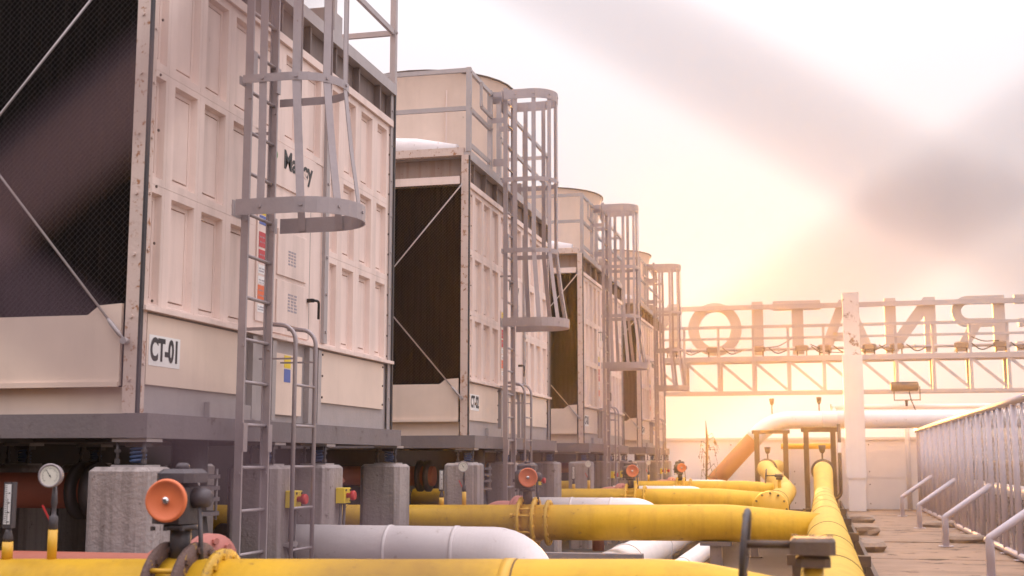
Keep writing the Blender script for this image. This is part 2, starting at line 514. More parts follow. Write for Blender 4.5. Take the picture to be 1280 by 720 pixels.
def make_tower(i, y0):
    num = 'CT-0%d' % (i + 1)
    t = thing('cooling_tower', 'cream cooling tower whose white plate reads ' + num + [', first and largest of the row', ', second of the row', ', third of the row', ', last and smallest of the row'][i],
              'cooling tower', (FX, y0, 1.73), 'cooling towers standing in a row')
    Y = lambda r: y0 + r
    # base frame
    b = MB()
    b.box((FX - 0.02, y0 - 0.06, 1.73), (FX + 0.12, Y(LEN) + 0.06, 1.885))
    b.box((BK, y0 - 0.06, 1.73), (BK + 0.14, Y(LEN) + 0.06, 1.885))
    b.box((BK + 0.14, y0 - 0.058, 1.732), (FX - 0.02, y0 + 0.1, 1.883))
    b.box((BK + 0.14, Y(LEN) - 0.1, 1.732), (FX - 0.02, Y(LEN) + 0.058, 1.883))
    b.box((BK + 0.14, Y(2.3), 1.74), (FX - 0.02, Y(2.5), 1.87))
    b.build('base_frame', 'beam', t)
    # dark core and fill
    MB().box((BK + 0.05, y0 + 0.17, 1.9), (FX - 0.07, Y(LEN) - 0.17, 5.38)).build('fill_pack', 'fill', t)
    # lower grey band, skirt panels
    b = MB()
    b.box((FX - 0.06, y0 + 0.03, 1.886), (FX - 0.012, Y(LEN) - 0.03, 2.545))
    b.build('lower_band', 'steel', t)
    MB().box((FX - 0.011, Y(0.09), 2.075), (FX + 0.012, Y(1.52), 2.53)).build('skirt_panel', 'cream2', t)
    MB().box((FX - 0.011, Y(3.02), 2.085), (FX + 0.012, Y(4.66), 2.53)).build('skirt_panel', 'cream2', t)
    MB().box((FX - 0.011, Y(0.95), 1.89), (FX + 0.03, Y(1.95), 2.0)).build('sill_angle', 'steel', t)
    for yy in (1.62, 1.98, 2.72, 2.92):
        MB().box((FX - 0.011, Y(yy), 1.90), (FX + 0.035, Y(yy + 0.07), 2.53)).build('channel', 'steel', t)
    b = MB()
    for yy, za, zb, nb_ in ((0.15, 2.62, 4.9, 7), (3.05, 2.65, 4.9, 0), (4.775, 2.62, 4.9, 12), (3.06, 2.13, 2.5, 3), (4.63, 2.13, 2.5, 3), (1.49, 2.12, 2.5, 3)):
        for k in range(nb_):
            b.bolt((FX + (0.012 if zb < 2.6 else 0.0), Y(yy), za + (zb - za) * k / (nb_ - 1)), (1, 0, 0), 0.010, 0.008)
    b.build('fixings', 'brown', t)['kind'] = 'stuff'
    hp = MB().box((FX - 0.011, Y(2.07), 1.95), (FX + 0.02, Y(2.60), 2.44)).build('hatch_panel', 'cream2', t)
    MB().box((FX + 0.02, Y(2.235), 2.33), (FX + 0.0225, Y(2.36), 2.43)).build('sticker', 'signyellow', hp)
    MB().box((FX + 0.02, Y(2.235), 2.215), (FX + 0.0225, Y(2.36), 2.32)).build('sticker', 'signblue', hp)
    # ledge
    b = MB()
    b.box((FX - 0.011, y0 - 0.01, 2.545), (FX + 0.055, Y(LEN) + 0.01, 2.575))
    b.build('ledge', 'cream', t)
    # backing sheet and pressed panels
    MB().box((FX - 0.09, y0 + 0.03, 2.576), (FX - 0.0675, Y(LEN) - 0.03, 5.0)).build('backing_sheet', 'cream', t)
    rows = [(2.576, 3.39, 2.60, 3.335), (3.39, 4.165, 3.44, 4.12), (4.165, 4.99, 4.22, 4.93)]
    lefts = [(.03, .27, .05, .235), (.27, .72, .36, .685), (.72, 1.17, .79, 1.12), (1.17, 1.64, 1.25, 1.57)]
    rights = [(3.02, 3.42, 3.21, 3.38), (3.42, 3.87, 3.52, 3.81), (3.87, 4.33, 3.96, 4.27), (4.33, 4.80, 4.42, 4.70)]
    mids = [(1.64, 2.10, 1.72, 2.02), (2.10, 2.56, 2.18, 2.48), (2.56, 3.02, 2.64, 2.94)]
    for ri, rw in enumerate(rows):
        for c in lefts + rights + (mids if ri == 2 else []):
            cell(Y(c[0]) + 0.001, Y(c[1]) - 0.001, rw[0] + 0.001, rw[1] - 0.001, Y(c[2]), Y(c[3]), rw[2], rw[3]).build('wall_panel', 'cream', t)
    # maker's plate zone and access door in the middle bay
    b = MB().box((FX - 0.05, Y(1.641), 2.577), (FX - 0.006, Y(3.019), 4.164))
    b.build('door_surround', 'cream', t)
    mp = MB().box((FX - 0.005, Y(1.78), 3.80), (FX + 0.008, Y(2.84), 4.158)).build('maker_plate', 'cream', t)
    text_mb('Marley', 0.215, lambda u, v, w: (FX + 0.010 + w, Y(2.455) + u, 4.03 + v), 0.001, 1.02, 0.006).build('lettering', 'black', mp)
    ch = MB()
    ch.bar((FX + 0.010, Y(1.955), 4.13), (FX + 0.010, Y(2.025), 4.035), 0.022, 0.002, up=(1, 0, 0))
    ch.bar((FX + 0.010, Y(2.025), 4.035), (FX + 0.010, Y(1.955), 3.94), 0.022, 0.002, up=(1, 0, 0))
    ch.build('chevron', 'green', mp)
    d = MB().box((FX - 0.005, Y(1.92), 2.60), (FX + 0.012, Y(2.73), 3.72)).build('access_door', 'cream', t)
    b = MB()
    b.cbox((FX + 0.012, Y(2.05), 3.07), (FX + 0.026, Y(2.64), 3.445), 0.004)
    b.build('door_panel', 'cream', d)
    b = MB()
    b.cbox((FX + 0.012, Y(2.05), 2.68), (FX + 0.026, Y(2.64), 3.03), 0.004)
    b.build('door_panel', 'cream', d)
    pr_ = MB()
    for cy, cz, w_, n_ in ((2.34, 3.24, 0.17, 5), (2.36, 2.86, 0.19, 6)):
        for k in range(n_):
            for q in range(3):
                pr_.box((FX + 0.0262, Y(cy - w_ / 2 + q * w_ / 3), cz - 0.07 + k * 0.026), (FX + 0.0275, Y(cy - w_ / 2 + q * w_ / 3 + w_ * random.uniform(.18, .29)), cz - 0.055 + k * 0.026))
    pr_.build('printed_text', 'print', d)['kind'] = 'stuff'
    b = MB()
    b.bar((FX + 0.012, Y(2.70), 2.93), (FX + 0.07, Y(2.70), 2.93), 0.03, 0.03)
    b.tube(fillet([(FX + 0.07, Y(2.69), 2.93), (FX + 0.08, Y(2.79), 2.935), (FX + 0.075, Y(2.80), 2.78)], 0.03), 0.011, 6)
    b.build('handle', 'black', d)
    b = MB()
    b.box((FX - 0.004, Y(2.735), 2.60), (FX + 0.006, Y(2.752), 3.74))
    b.build('door_seal', 'dark', t)
    b = MB()
    b.box((FX - 0.004, Y(3.035), 2.60), (FX + 0.03, Y(3.115), 4.9))
    for k in range(7):
        b.bolt((FX + 0.03, Y(3.075), 2.7 + k * 0.33), (1, 0, 0), 0.016)
    b.build('cover_strip', 'steel', t)
    # sticker column beside the ladder
    st = MB().box((FX - 0.005, Y(1.70), 2.66), (FX + 0.006, Y(1.88), 3.62)).build('sticker_board', 'cream', t)
    for z0_, z1_, m_ in ((3.50, 3.60, 'signyellow'), (3.42, 3.49, 'signblue'), (3.24, 3.36, 'signred'), (3.12, 3.22, 'signred'),
                         (3.03, 3.10, 'plate'), (2.95, 3.01, 'plate'), (2.83, 2.94, 'signorange'), (2.73, 2.79, 'plate')):
        MB().box((FX + 0.006, Y(1.73), z0_), (FX + 0.0085, Y(1.85), z1_)).build('sticker', m_, st)
    b = MB()
    for z_ in (3.57, 3.54, 3.455, 3.32, 3.28, 3.18, 3.07, 3.05, 2.98, 2.96, 2.90, 2.86, 2.75, 2.77):
        for q in range(4):
            b.box((FX + 0.0086, Y(1.745 + q * 0.025), z_ - 0.006), (FX + 0.0094, Y(1.745 + q * 0.025 + random.uniform(.008, .02)), z_ + 0.006))
    b.build('sticker_print', 'print', st)['kind'] = 'stuff'
    # identity plate
    pl = MB().box((FX + 0.012, Y(0.115), 2.20), (FX + 0.0145, Y(0.525), 2.40)).build('number_plate', 'plate', t)
    text_mb(num, 0.20, lambda u, v, w: (FX + 0.0160 + w, Y(0.32) + u, 2.30 + v), 0.0008, 0.72, 0.0075).build('lettering', 'black', pl)
    # corner posts with bolts
    for (cx, cy, mm) in ((FX, y0 - 0.0, 'creamrust'), (FX, Y(LEN) - 0.0, 'steel'), (BK, y0, 'creamrust'), (BK, Y(LEN), 'steel')):
        b = MB()
        sx = 1 if cx == FX else -1
        sy = -1 if cy == y0 else 1
        b.box((cx + sx * 0.018, cy + sy * 0.02, 1.886), (cx - sx * 0.075, cy + sy * 0.036, 5.40))
        b.box((cx + sx * 0.018, cy + sy * 0.0195, 1.886), (cx + sx * 0.006, cy - sy * 0.07, 5.40))
        for k in range(9):
            b.bolt((cx - sx * 0.03, cy + sy * 0.036, 2.1 + k * 0.40), (0, sy, 0), 0.012)
            b.bolt((cx + sx * 0.018, cy - sy * 0.04, 2.2 + k * 0.37), (sx, 0, 0), 0.011)
        b.build('corner_post', mm, t)
        b = MB().box((cx + sx * 0.0185, cy + sy * 0.037, 1.887), (cx + sx * 0.034, cy + sy * 0.004, 5.39))
        b.build('corner_gasket', 'dark', t)
    # top: cream lip, shadow recess, grey rim, deck
    b = MB()
    b.box((FX - 0.05, y0 + 0.02, 4.992), (FX + 0.028, Y(LEN) - 0.02, 5.06))
    b.build('cream_lip', 'cream', t)
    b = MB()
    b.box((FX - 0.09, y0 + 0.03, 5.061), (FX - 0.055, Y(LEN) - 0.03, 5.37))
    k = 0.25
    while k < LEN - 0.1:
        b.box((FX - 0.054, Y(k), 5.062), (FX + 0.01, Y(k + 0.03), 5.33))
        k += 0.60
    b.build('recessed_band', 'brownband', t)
    for a_, c_, m_ in (((FX - 0.05, y0 - 0.02, 5.335), (FX + 0.045, Y(LEN) + 0.02, 5.445), 'steel'),
                       ((BK - 0.045, y0 - 0.02, 5.335), (BK + 0.05, Y(LEN) + 0.02, 5.445), 'steel'),
                       ((BK + 0.051, y0 - 0.03, 5.40), (FX - 0.051, y0 + 0.05, 5.50), 'creamrust'),
                       ((BK + 0.051, Y(LEN) - 0.05, 5.40), (FX - 0.051, Y(LEN) + 0.03, 5.50), 'creamrust')):
        MB().box(a_, c_).build('rim_beam', m_, t)
    MB().box((BK + 0.05, y0 + 0.052, 5.385), (FX - 0.052, Y(LEN) - 0.052, 5.455)).build('fan_deck', 'steel', t)
    # ends: mesh screens, lip, recess, basin
    for sy, ye in ((-1, y0), (1, Y(LEN))):
        f = lambda dy: ye + sy * dy
        MB().box((BK + 0.10, f(-0.16), 5.13), (FX - 0.10, f(-0.12), 5.40)).build('recessed_band', 'rustband', t)
        MB().box((BK + 0.10, f(-0.119), 5.035), (FX - 0.10, f(0.015), 5.135)).build('cream_lip', 'cream', t)
        b = MB()
        x0_, x1_, z0_, z1_ = BK + 0.10, FX - 0.10, 2.50, 5.034
        p_ = 0.042
        w_, h_ = x1_ - x0_, z1_ - z0_
        for sgn in (1, -1):
            c = -h_ + 0.02
            while c < w_:
                # line x = c + s, z = s*1 ; clip in box
                s0, s1 = max(0, -c), min(h_, w_ - c)
                if s1 > s0 + 0.01:
                    xa, xb = c + s0, c + s1
                    if sgn < 0:
                        xa, xb = w_ - xa, w_ - xb
                    b.tube([(x0_ + xa, f(-0.02 + 0.004 * sgn), z0_ + s0), (x0_ + xb, f(-0.02 + 0.004 * sgn), z0_ + s1)], 0.0015, 3, caps=False, smooth=False)
                c += p_
        ms = b.build('mesh_screen', 'meshwire', t)
        ms['kind'] = 'stuff'
        b = MB()
        k = x0_ + 0.02
        while k < x1_ - 0.05:                                          # vertical louvre blades in the dark behind the screen
            b.bar((k, f(-0.12), 2.5), (k, f(-0.12), 5.03), 0.012, 0.06, up=(0.6, 0.8, 0))
            k += 0.085
        lv = b.build('louvre_blades', 'fill', t)
        lv['kind'] = 'stuff'
        # basin trough, its top edge kicks up at both ends
        prof = [(x0_ - 0.0, 2.06), (x1_ + 0.0, 2.06), (x1_ + 0.0, 2.585), (x1_ - 0.16, 2.575), (x1_ - 0.24, 2.515), (x0_ + 0.24, 2.515), (x0_ + 0.16, 2.575), (x0_, 2.585)]
        b = MB().prism([(px, f(0.012), pz) for px, pz in prof], (0, sy * 0.03, 0))
        b.box((x0_ + 0.24, f(0.012), 2.49), (x1_ - 0.24, f(-0.10), 2.514))
        b.box((x0_ + 0.0, f(0.0425), 2.052), (x1_ - 0.0, f(0.062), 2.085))
        b.build('basin_lip', 'cream2', t)
        MB().box((x0_, f(-0.05), 1.886), (x1_, f(-0.01), 2.055)).build('lower_band', 'cream2', t)
        # cross bracing rods with turnbuckles
        for a_, c_ in (((x1_ + 0.05, 5.02), (x0_ - 0.05, 2.34)), ((x1_ + 0.05, 2.34), (x0_ - 0.05, 5.02))):
            r_ = MB().tube([(a_[0], f(0.075), a_[1]), (c_[0], f(0.075), c_[1])], 0.0085, 8).build('brace_rod', 'steel', t)
            if a_[1] < 3:
                v_ = Vector((c_[0] - a_[0], 0, c_[1] - a_[1])).normalized()
                p0 = Vector((a_[0], f(0.075), a_[1])) + v_ * 0.02
                tb = MB().tube([p0, p0 + v_ * 0.05, p0 + v_ * 0.13, p0 + v_ * 0.17], [0.010, 0.016, 0.016, 0.009], 8)
                tb.disc_stack((a_[0] - 0.0, f(0.05), a_[1] + 0.0), (0, sy, 0), [(0, 0.022), (0.045, 0.022)], 10)
                tb.build('turnbuckle', 'steel', r_)
    # far long side
    b = MB().box((BK + 0.0, y0 + 0.03, 1.886), (BK + 0.04, Y(LEN) - 0.03, 5.334))
    for k in range(9):
        b.box((BK - 0.02, Y(0.3 + k * 0.53), 2.0), (BK - 0.001, Y(0.38 + k * 0.53), 5.2))
    b.build('back_wall', 'cream', t)
    # fan stack
    cx_, cy_ = -5.40, Y(LEN / 2)
    b = MB()
    n = 32
    prof = [(0, 1.12), (0.25, 1.08), (0.9, 1.08), (1.42, 1.15), (1.50, 1.19), (1.515, 1.19), (1.515, 1.165), (1.42, 1.12), (0.9, 1.05), (0.25, 1.05), (0.02, 1.09)]
    b.disc_stack((cx_, cy_, 5.456), (0, 0, 1), prof, n)
    fs = b.build('fan_stack', 'cream2', t)
    b = MB()
    b.disc_stack((cx_, cy_, 5.456 + 1.492), (0, 0, 1), [(0, 1.155), (0.001, 1.205), (0.022, 1.205), (0.023, 1.155)], n, smooth=False)
    b.build('stack_rim', 'brown', fs)
    for k in range(8):
        b = MB()
        a = k / 8 * 2 * math.pi + 0.45
        b.bar((cx_ + 1.125 * math.cos(a), cy_ + 1.125 * math.sin(a), 5.46), (cx_ + 1.125 * math.cos(a), cy_ + 1.125 * math.sin(a), 6.70), 0.018, 0.02, up=(math.cos(a), math.sin(a), 0))
        b.build('stack_seam', 'cream', fs)
    # guard rail round the deck
    gx = FX + 0.01
    zt, zm = 6.51, 6.01

    def post(px, py):
        q = MB().box((px - 0.03, py - 0.03, 5.446), (px + 0.03, py + 0.03, zt + 0.03))
        q.bolt((px + 0.03, py, zt - 0.03), (1, 0, 0), 0.015)
        q.bolt((px + 0.03, py, zm), (1, 0, 0), 0.015)
        q.build('rail_post', 'steel', t)

    def rail(p, q):
        MB().bar(p, q, 0.035, 0.055).build('guard_rail', 'steel', t)
    for px, py in ((gx, Y(-0.0)), (gx, Y(1.06)), (gx, Y(1.56)), (gx, Y(3.15)), (gx, Y(LEN)), (BK, Y(0)), (BK, Y(LEN / 2)), (BK, Y(LEN))):
        post(px, py)
    for z_ in (zt, zm):
        rail((gx, Y(0.03), z_), (gx, Y(1.03), z_))
        rail((gx, Y(1.59), z_), (gx, Y(LEN - 0.03), z_))
        rail((BK, Y(0.03), z_), (BK, Y(LEN - 0.03), z_))
        for ye in (0, LEN):
            rail((BK + 0.03, Y(ye), z_), (gx - 0.03, Y(ye), z_))
    # stiff sheet low on the rail in front of the ladder and a hanging frame
    MB().bar((gx, Y(0.03), 5.55), (gx, Y(1.03), 5.55), 0.02, 0.06).build('toe_board', 'steel', t)
    b = MB()
    fy0, fy1, fz0, fz1 = Y(0.45), Y(0.98), 6.15, 6.46
    for p, q in (((fy0, fz0), (fy1, fz0)), ((fy0, fz1), (fy1, fz1)), ((fy0, fz0), (fy0, fz1)), ((fy1, fz0), (fy1, fz1))):
        b.bar((gx + 0.04, p[0], p[1]), (gx + 0.04, q[0], q[1]), 0.03, 0.045)
    b.build('hanging_frame', 'steel', t)
    # white pipe lying on deck at the near end
    b = MB().tube([(-6.4, Y(0.36), 5.70), (-5.0, Y(0.36), 5.60), (-4.45, Y(0.36), 5.52)], [0.15, 0.15, 0.12], 16)
    b.build('deck_pipe', 'white', t)
    # distribution valve boxes and inspection box on the rim
    MB().box((FX - 0.3, Y(3.3), 5.456), (FX - 0.08, Y(3.62), 5.75)).build('junction_box', 'steel', t)
    return t


towers = [make_tower(i, y) for i, y in enumerate(Y0)]
ORD = ['CT-01', 'CT-02', 'CT-03', 'CT-04']

# ------------------------------------------------------------------ caged ladders
LX = FX + 0.245


def make_ladder(y0):
    t = thing('caged_ladder', 'tall steel ladder with flared safety cage up the side of tower CT-01', 'ladder', (LX, y0 + 1.2, 0), 'caged ladders up the tower sides')
    a, c = y0 + 0.985, y0 + 1.425
    for yy, s_ in ((a, 1), (c, -1)):
        b = MB().box((LX - 0.028, yy - 0.011, 0.0), (LX + 0.028, yy + 0.011, 6.54))
        b.box((LX - 0.0279, yy, 0.0), (LX - 0.020, yy + s_ * 0.034, 6.539))
        k = 0.6
        while k < 6.5:
            b.bolt((LX + 0.012, yy - 0.011 * 1, k), (0, -1, 0), 0.012, 0.01)
            k += 0.9
        b.build('ladder_rail', 'ladder', t)
    z = 0.33
    while z < 6.45:
        MB().tube([(LX, a + 0.011, z), (LX, c - 0.011, z)], 0.0135, 8).build('rung', 'ladder', t)
        z += 0.302
    # splice plates
    for z in (1.75, 4.45):
        MB().box((LX + 0.0282, a - 0.02, z - 0.10), (LX + 0.042, a + 0.045, z + 0.10)).build('splice_plate', 'ladder', t)
        MB().box((LX + 0.0282, c - 0.045, z - 0.10), (LX + 0.042, c + 0.02, z + 0.10)).build('splice_plate', 'ladder', t)
    # hoops: flat bar, open at the ladder, wider at the flared mouth
    def hoop_pts(w, d, n=14):
        m_ = (a + c) / 2
        pts = [(LX - 0.0, m_ - w / 2)]
        for k in range(n + 1):
            an = math.pi * k / n
            pts.append((LX + d - w / 2 * 0.95 + math.sin(an) * w / 2 * 0.95, m_ - math.cos(an) * w / 2))
        pts.append((LX - 0.0, m_ + w / 2))
        return pts

    def hoop(z, w, d, h, name='cage_hoop'):
        b = MB()
        pts = hoop_pts(w, d)
        th = 0.006
        # offset ribbon: inner and outer loops
        n = len(pts)
        base = 0
        for k, (x, y) in enumerate(pts):
            p0, p1 = pts[max(0, k - 1)], pts[min(n - 1, k + 1)]
            tx, ty = p1[0] - p0[0], p1[1] - p0[1]
            l = math.hypot(tx, ty)
            nx, ny = ty / l, -tx / l
            for (o_, zz) in ((0, z - h / 2), (th, z - h / 2), (th, z + h / 2), (0, z + h / 2)):
                b.v.append((x + nx * o_, y + ny * o_, zz))
        for k in range(n - 1):
            for i in range(4):
                j = (i + 1) % 4
                b.face((k * 4 + i, k * 4 + j, k * 4 + 4 + j, k * 4 + 4 + i))
        b.face((0, 1, 2, 3))
        e = (n - 1) * 4
        b.face((e + 3, e + 2, e + 1, e))
        for yy in (a, c):                                              # ties back to the ladder rails
            ye = pts[0][1] if yy == a else pts[-1][1]
            if abs(ye - yy) > 0.03:
                b.box((LX - 0.03, min(ye, yy), z - h / 2), (LX - 0.022, max(ye, yy), z + h / 2))
        return b.build(name, 'ladder', t)
    levels = [(3.36, 0.76, 0.80, 0.115), (4.31, 0.64, 0.66, 0.06), (5.26, 0.64, 0.66, 0.06), (6.42, 0.64, 0.66, 0.13)]
    for lv in levels:
        hoop(*lv)
    def at_arc(w, d, f, off):
        pts = hoop_pts(w, d, 24)
        L = [0.0]
        for p0, p1 in zip(pts[:-1], pts[1:]):
            L.append(L[-1] + math.hypot(p1[0] - p0[0], p1[1] - p0[1]))
        q = f * L[-1]
        k = max(i for i in range(len(pts) - 1) if L[i] <= q)
        s_ = (q - L[k]) / (L[k + 1] - L[k])
        p0, p1 = pts[k], pts[k + 1]
        tx, ty = p1[0] - p0[0], p1[1] - p0[1]
        l = math.hypot(tx, ty)
        n_ = Vector((ty / l, -tx / l, 0))
        return Vector((p0[0] + tx * s_, p0[1] + ty * s_, 0)) + n_ * off, n_
    for f_ in (0.09, 0.24, 0.375, 0.5, 0.625, 0.76, 0.91):
        path = []
        for z, w, d, h in levels:
            p_, out = at_arc(w, d, f_, -0.003)
            p_.z = z + (0.05 if z > 6 else (-0.045 if z < 3.6 else 0))
            path.append(p_)
        mid = path[0].lerp(path[1], 0.5)
        mid += out * -0.010
        path.insert(1, mid)
        b = MB()
        tn = out.cross(Vector((0, 0, 1))).normalized()
        for p in path:
            for i, j in ((-1, -1), (1, -1), (1, 1), (-1, 1)):
                b.v.append(tuple(p + tn * (0.029 * i) + out * (0.003 * j - 0.003)))
        for q in range(len(path) - 1):
            for i in range(4):
                j = (i + 1) % 4
                b.face((q * 4 + i, q * 4 + j, q * 4 + 4 + j, q * 4 + 4 + i))
        b.face((0, 1, 2, 3))
        e = (len(path) - 1) * 4
        b.face((e + 3, e + 2, e + 1, e))
        for (z, w, d, h) in levels:
            pp, out = at_arc(w, d, f_, 0.004)
            pp.z = z
            b.bolt(pp, out, 0.013, 0.012)
        b.build('cage_bar', 'ladder', t)
    # standoff brackets to the tower
    for z in (2.56, 4.05, 5.40, 6.10, 6.46):
        for yy in ((a, c) if z > 5.45 else (c,)):
            MB().box((FX + 0.062 if z < 5.45 else FX + 0.045, yy - 0.005, z - (0.035 if z > 5.45 else 0.012)), (LX - 0.029, yy + 0.005, z + (0.035 if z > 5.45 else 0.012))).build('bracket', 'ladder', t)
    MB().box((LX - 0.20, y0 + 1.085, 6.36), (LX - 0.03, y0 + 1.095, 6.52)).build('gusset', 'ladder', t)
    MB().box((LX - 0.20, y0 + 1.100, 5.50), (LX - 0.03, y0 + 1.110, 5.60)).build('gusset', 'ladder', t)
    MB().box((LX - 0.05, a - 0.09, 6.20), (LX - 0.04, a + 0.10, 6.34)).build('gusset', 'ladder', t)
    return t


lad = make_ladder(Y0[0])
for i in (1, 2, 3):
    copy_tree(lad, (0, Y0[i] - Y0[0], 0), 'tall steel ladder with flared safety cage up the side of tower ' + ORD[i])


def make_short(y0):
    t = thing('access_ladder', 'short step ladder with hooked handrail tops below the door of tower CT-01', 'ladder', (FX + 0.33, y0 + 1.92, 0), 'short ladders below the tower doors')
    x = FX + 0.33
    for yy in (y0 + 1.735, y0 + 2.135):
        b = MB().tube(fillet([(x, yy, 0.0), (x, yy, 2.61), (x - 0.24, yy + 0.0, 2.63)], 0.13), 0.017, 10)
        b.build('ladder_rail', 'ladder', t)
    z = 0.3
    while z < 2.4:
        MB().tube([(x, y0 + 1.735, z), (x, y0 + 2.135, z)], 0.011, 8).build('rung', 'ladder', t)
        z += 0.31
    for yy in (y0 + 1.735, y0 + 2.135):
        for z in (2.36,):
            MB().bar((FX + 0.036, yy, z), (x, yy, z), 0.03, 0.012).build('bracket', 'ladder', t)
    return t


sh = make_short(Y0[0])
for i in (1, 2, 3):
    copy_tree(sh, (0, Y0[i] - Y0[0], 0), 'short step ladder with hooked handrail tops below the door of tower ' + ORD[i])

# ------------------------------------------------------------------ pedestals and spring isolators
PED = [-0.14, 1.80, 2.86, 4.72]
WHICH = ['first', 'second', 'third', 'fourth']


def make_pedestal(y):
    p = MB().cbox((-4.45, y, 0), (-4.04, y + 0.40, 1.55), 0.045).build('concrete_pedestal', 'concrete', None, (-4.245, y + 0.2, 0))
    return p


def make_spring(y):
    t = thing('spring_isolator', '', 'spring mount', (-4.2, y + 0.2, 1.55), 'spring mounts under the towers')
    x, yc = -4.2, y + 0.2
    MB().box((x - 0.13, yc - 0.10, 1.55), (x + 0.10, yc + 0.10, 1.562)).build('base_plate', 'steel', t)
    MB().box((x - 0.13, yc - 0.10, 1.706), (x + 0.11, yc + 0.10, 1.728)).build('top_plate', 'steel', t)
    pts = []
    for k in range(49):
        a = k / 48 * 2 * math.pi * 4
        pts.append((x + 0.045 * math.cos(a), yc + 0.045 * math.sin(a), 1.572 + 0.10 * k / 48))
    MB().tube(pts, 0.009, 6).build('coil', 'blue', t)
    b = MB()
    b.box((x - 0.06, yc - 0.06, 1.676), (x + 0.06, yc + 0.06, 1.705))
    for sx in (-0.105, 0.08):
        b.tube([(x + sx, yc - 0.07, 1.562), (x + sx, yc - 0.07, 1.705)], 0.011, 8)
        b.disc_stack((x + sx, yc - 0.07, 1.64), (0, 0, 1), [(0, 0.022), (0.02, 0.022)], 6, False)
        b.disc_stack((x + sx, yc - 0.07, 1.57), (0, 0, 1), [(0, 0.02), (0.03, 0.02)], 6, False)
    b.build('levelling_bolt', 'gear', t)
    return t


p0, s0 = make_pedestal(Y0[0] + PED[0]), make_spring(Y0[0] + PED[0])
first = True
for i in range(4):
    for k, r in enumerate(PED):
        d = (0, Y0[i] + r - Y0[0] - PED[0], 0)
        la = '%s concrete pedestal from the near end under tower %s' % (WHICH[k], ORD[i])
        lb = 'blue coil spring mount on the %s concrete pedestal under tower %s' % (WHICH[k], ORD[i])
        if first:
            tag(p0, la, 'pedestal', 'concrete pedestals under the towers')
            s0['label'] = lb
            first = False
        else:
            copy_tree(p0, d, la)
            copy_tree(s0, d, lb)
# far side row, standing in the dark under the towers
for i in range(1):
    for k, r in enumerate(PED):
        d = (-2.15, Y0[i] + r - Y0[0] - PED[0], 0)
        copy_tree(p0, d, '%s concrete pedestal on the far side under tower %s' % (WHICH[k], ORD[i]))
        copy_tree(s0, d, 'blue coil spring mount on the %s far side pedestal under tower %s' % (WHICH[k], ORD[i]))

# ------------------------------------------------------------------ emergency stops on the pedestals
def make_estop(y):
    t = thing('stop_station', '', 'switch box', (-4.04, y, 1.29), 'yellow stop switch boxes on the pedestals')
    x = -4.038
    MB().cbox((x, y - 0.075, 1.225), (x + 0.085, y + 0.075, 1.355), 0.008).build('box', 'signyellow', t)
    b = MB().disc_stack((x + 0.086, y - 0.02, 1.29), (1, 0, 0), [(0, 0.022), (0.035, 0.022), (0.036, 0.04), (0.065, 0.042), (0.075, 0.034)], 14)
    b.build('button', 'red', t)
    b = MB()
    b.bolt((x + 0.086, y + 0.05, 1.335), (1, 0, 0), 0.010, 0.006)
    b.bolt((x + 0.086, y - 0.05, 1.335), (1, 0, 0), 0.010, 0.006)
    b.bolt((x + 0.086, y + 0.05, 1.245), (1, 0, 0), 0.010, 0.006)
    b.build('screw', 'black', t)['kind'] = 'stuff'
    for dy in (-0.045, 0.04):
        MB().tube(fillet([(x + 0.04, y + dy, 1.225), (x + 0.03, y + dy, 0.90), (x + 0.06, y + dy + 0.07, 0.70), (x + 0.01, y + dy + 0.10, 0.5)], 0.1), 0.014, 8).build('conduit', 'cable', t)
    b = MB()
    b.box((x, y - 0.085, 0.93), (x + 0.05, y + 0.08, 0.955))
    for dy in (-0.045, 0.04):
        b.disc_stack((x + 0.033, y + dy, 0.92), (0, 0, 1), [(0, 0.026), (0.045, 0.026)], 8, False)
    b.build('clamp', 'steel', t)
    return t


e0 = make_estop(Y0[0] + PED[1] + 0.26)
e0['label'] = 'yellow switch box with red button on the second pedestal under tower CT-01'
for i in range(4):
    for k in (1, 2):
        if (i, k) == (0, 1):
            continue
        copy_tree(e0, (0, Y0[i] - Y0[0] + PED[k] - PED[1], 0), 'yellow switch box with red button on the %s pedestal under tower %s' % (WHICH[k], ORD[i]))

# ------------------------------------------------------------------ yellow branch pipes with valves and gauges
PY = [5.86, 13.64, 21.45, 29.25]
PR = 0.19
PZ = 0.915
for i, py in enumerate(PY):
    xe = 0.0 if i < 2 else -0.72
    t = thing('yellow_pipe', ['yellow branch pipe with dial gauge passing in front of tower CT-01',
                              'yellow branch pipe crossing from the gap between towers CT-01 and CT-02',
                              'yellow branch pipe crossing from the gap between towers CT-02 and CT-03',
                              'yellow branch pipe crossing from the gap between towers CT-03 and CT-04'][i], 'pipe', (-3, py, 0), 'yellow branch pipes')
    zz = lambda x: PZ + (0.0177, 0.009, 0.006, 0.004)[i] * (x + 3.2)      # laid to a slight fall
    xk = xe - (0.62 if i == 0 else 0.95)
    path = fillet([(-8.2, py, zz(-8.2)), (xk, py, zz(xk)), (xe - 0.02, py, PZ - 0.06)], 1.6, 6)
    MB().tube(path, PR, 28).build('jacket', 'yellow', t)
    k = 0
    x = -7.6
    while x < xk - 0.1:
        if abs(x + 3.2) > 0.5:
            MB().tube([(x, py, zz(x)), (x + 0.055, py, zz(x))], PR + 0.004, 28).build('band', 'yband', t)
            MB().tube([(x + 0.056, py, zz(x)), (x + 0.064, py, zz(x))], PR + 0.0025, 28).build('joint', 'joint', t)
        x += 2.35 if i else 2.05
    # clamp saddle where it meets the header


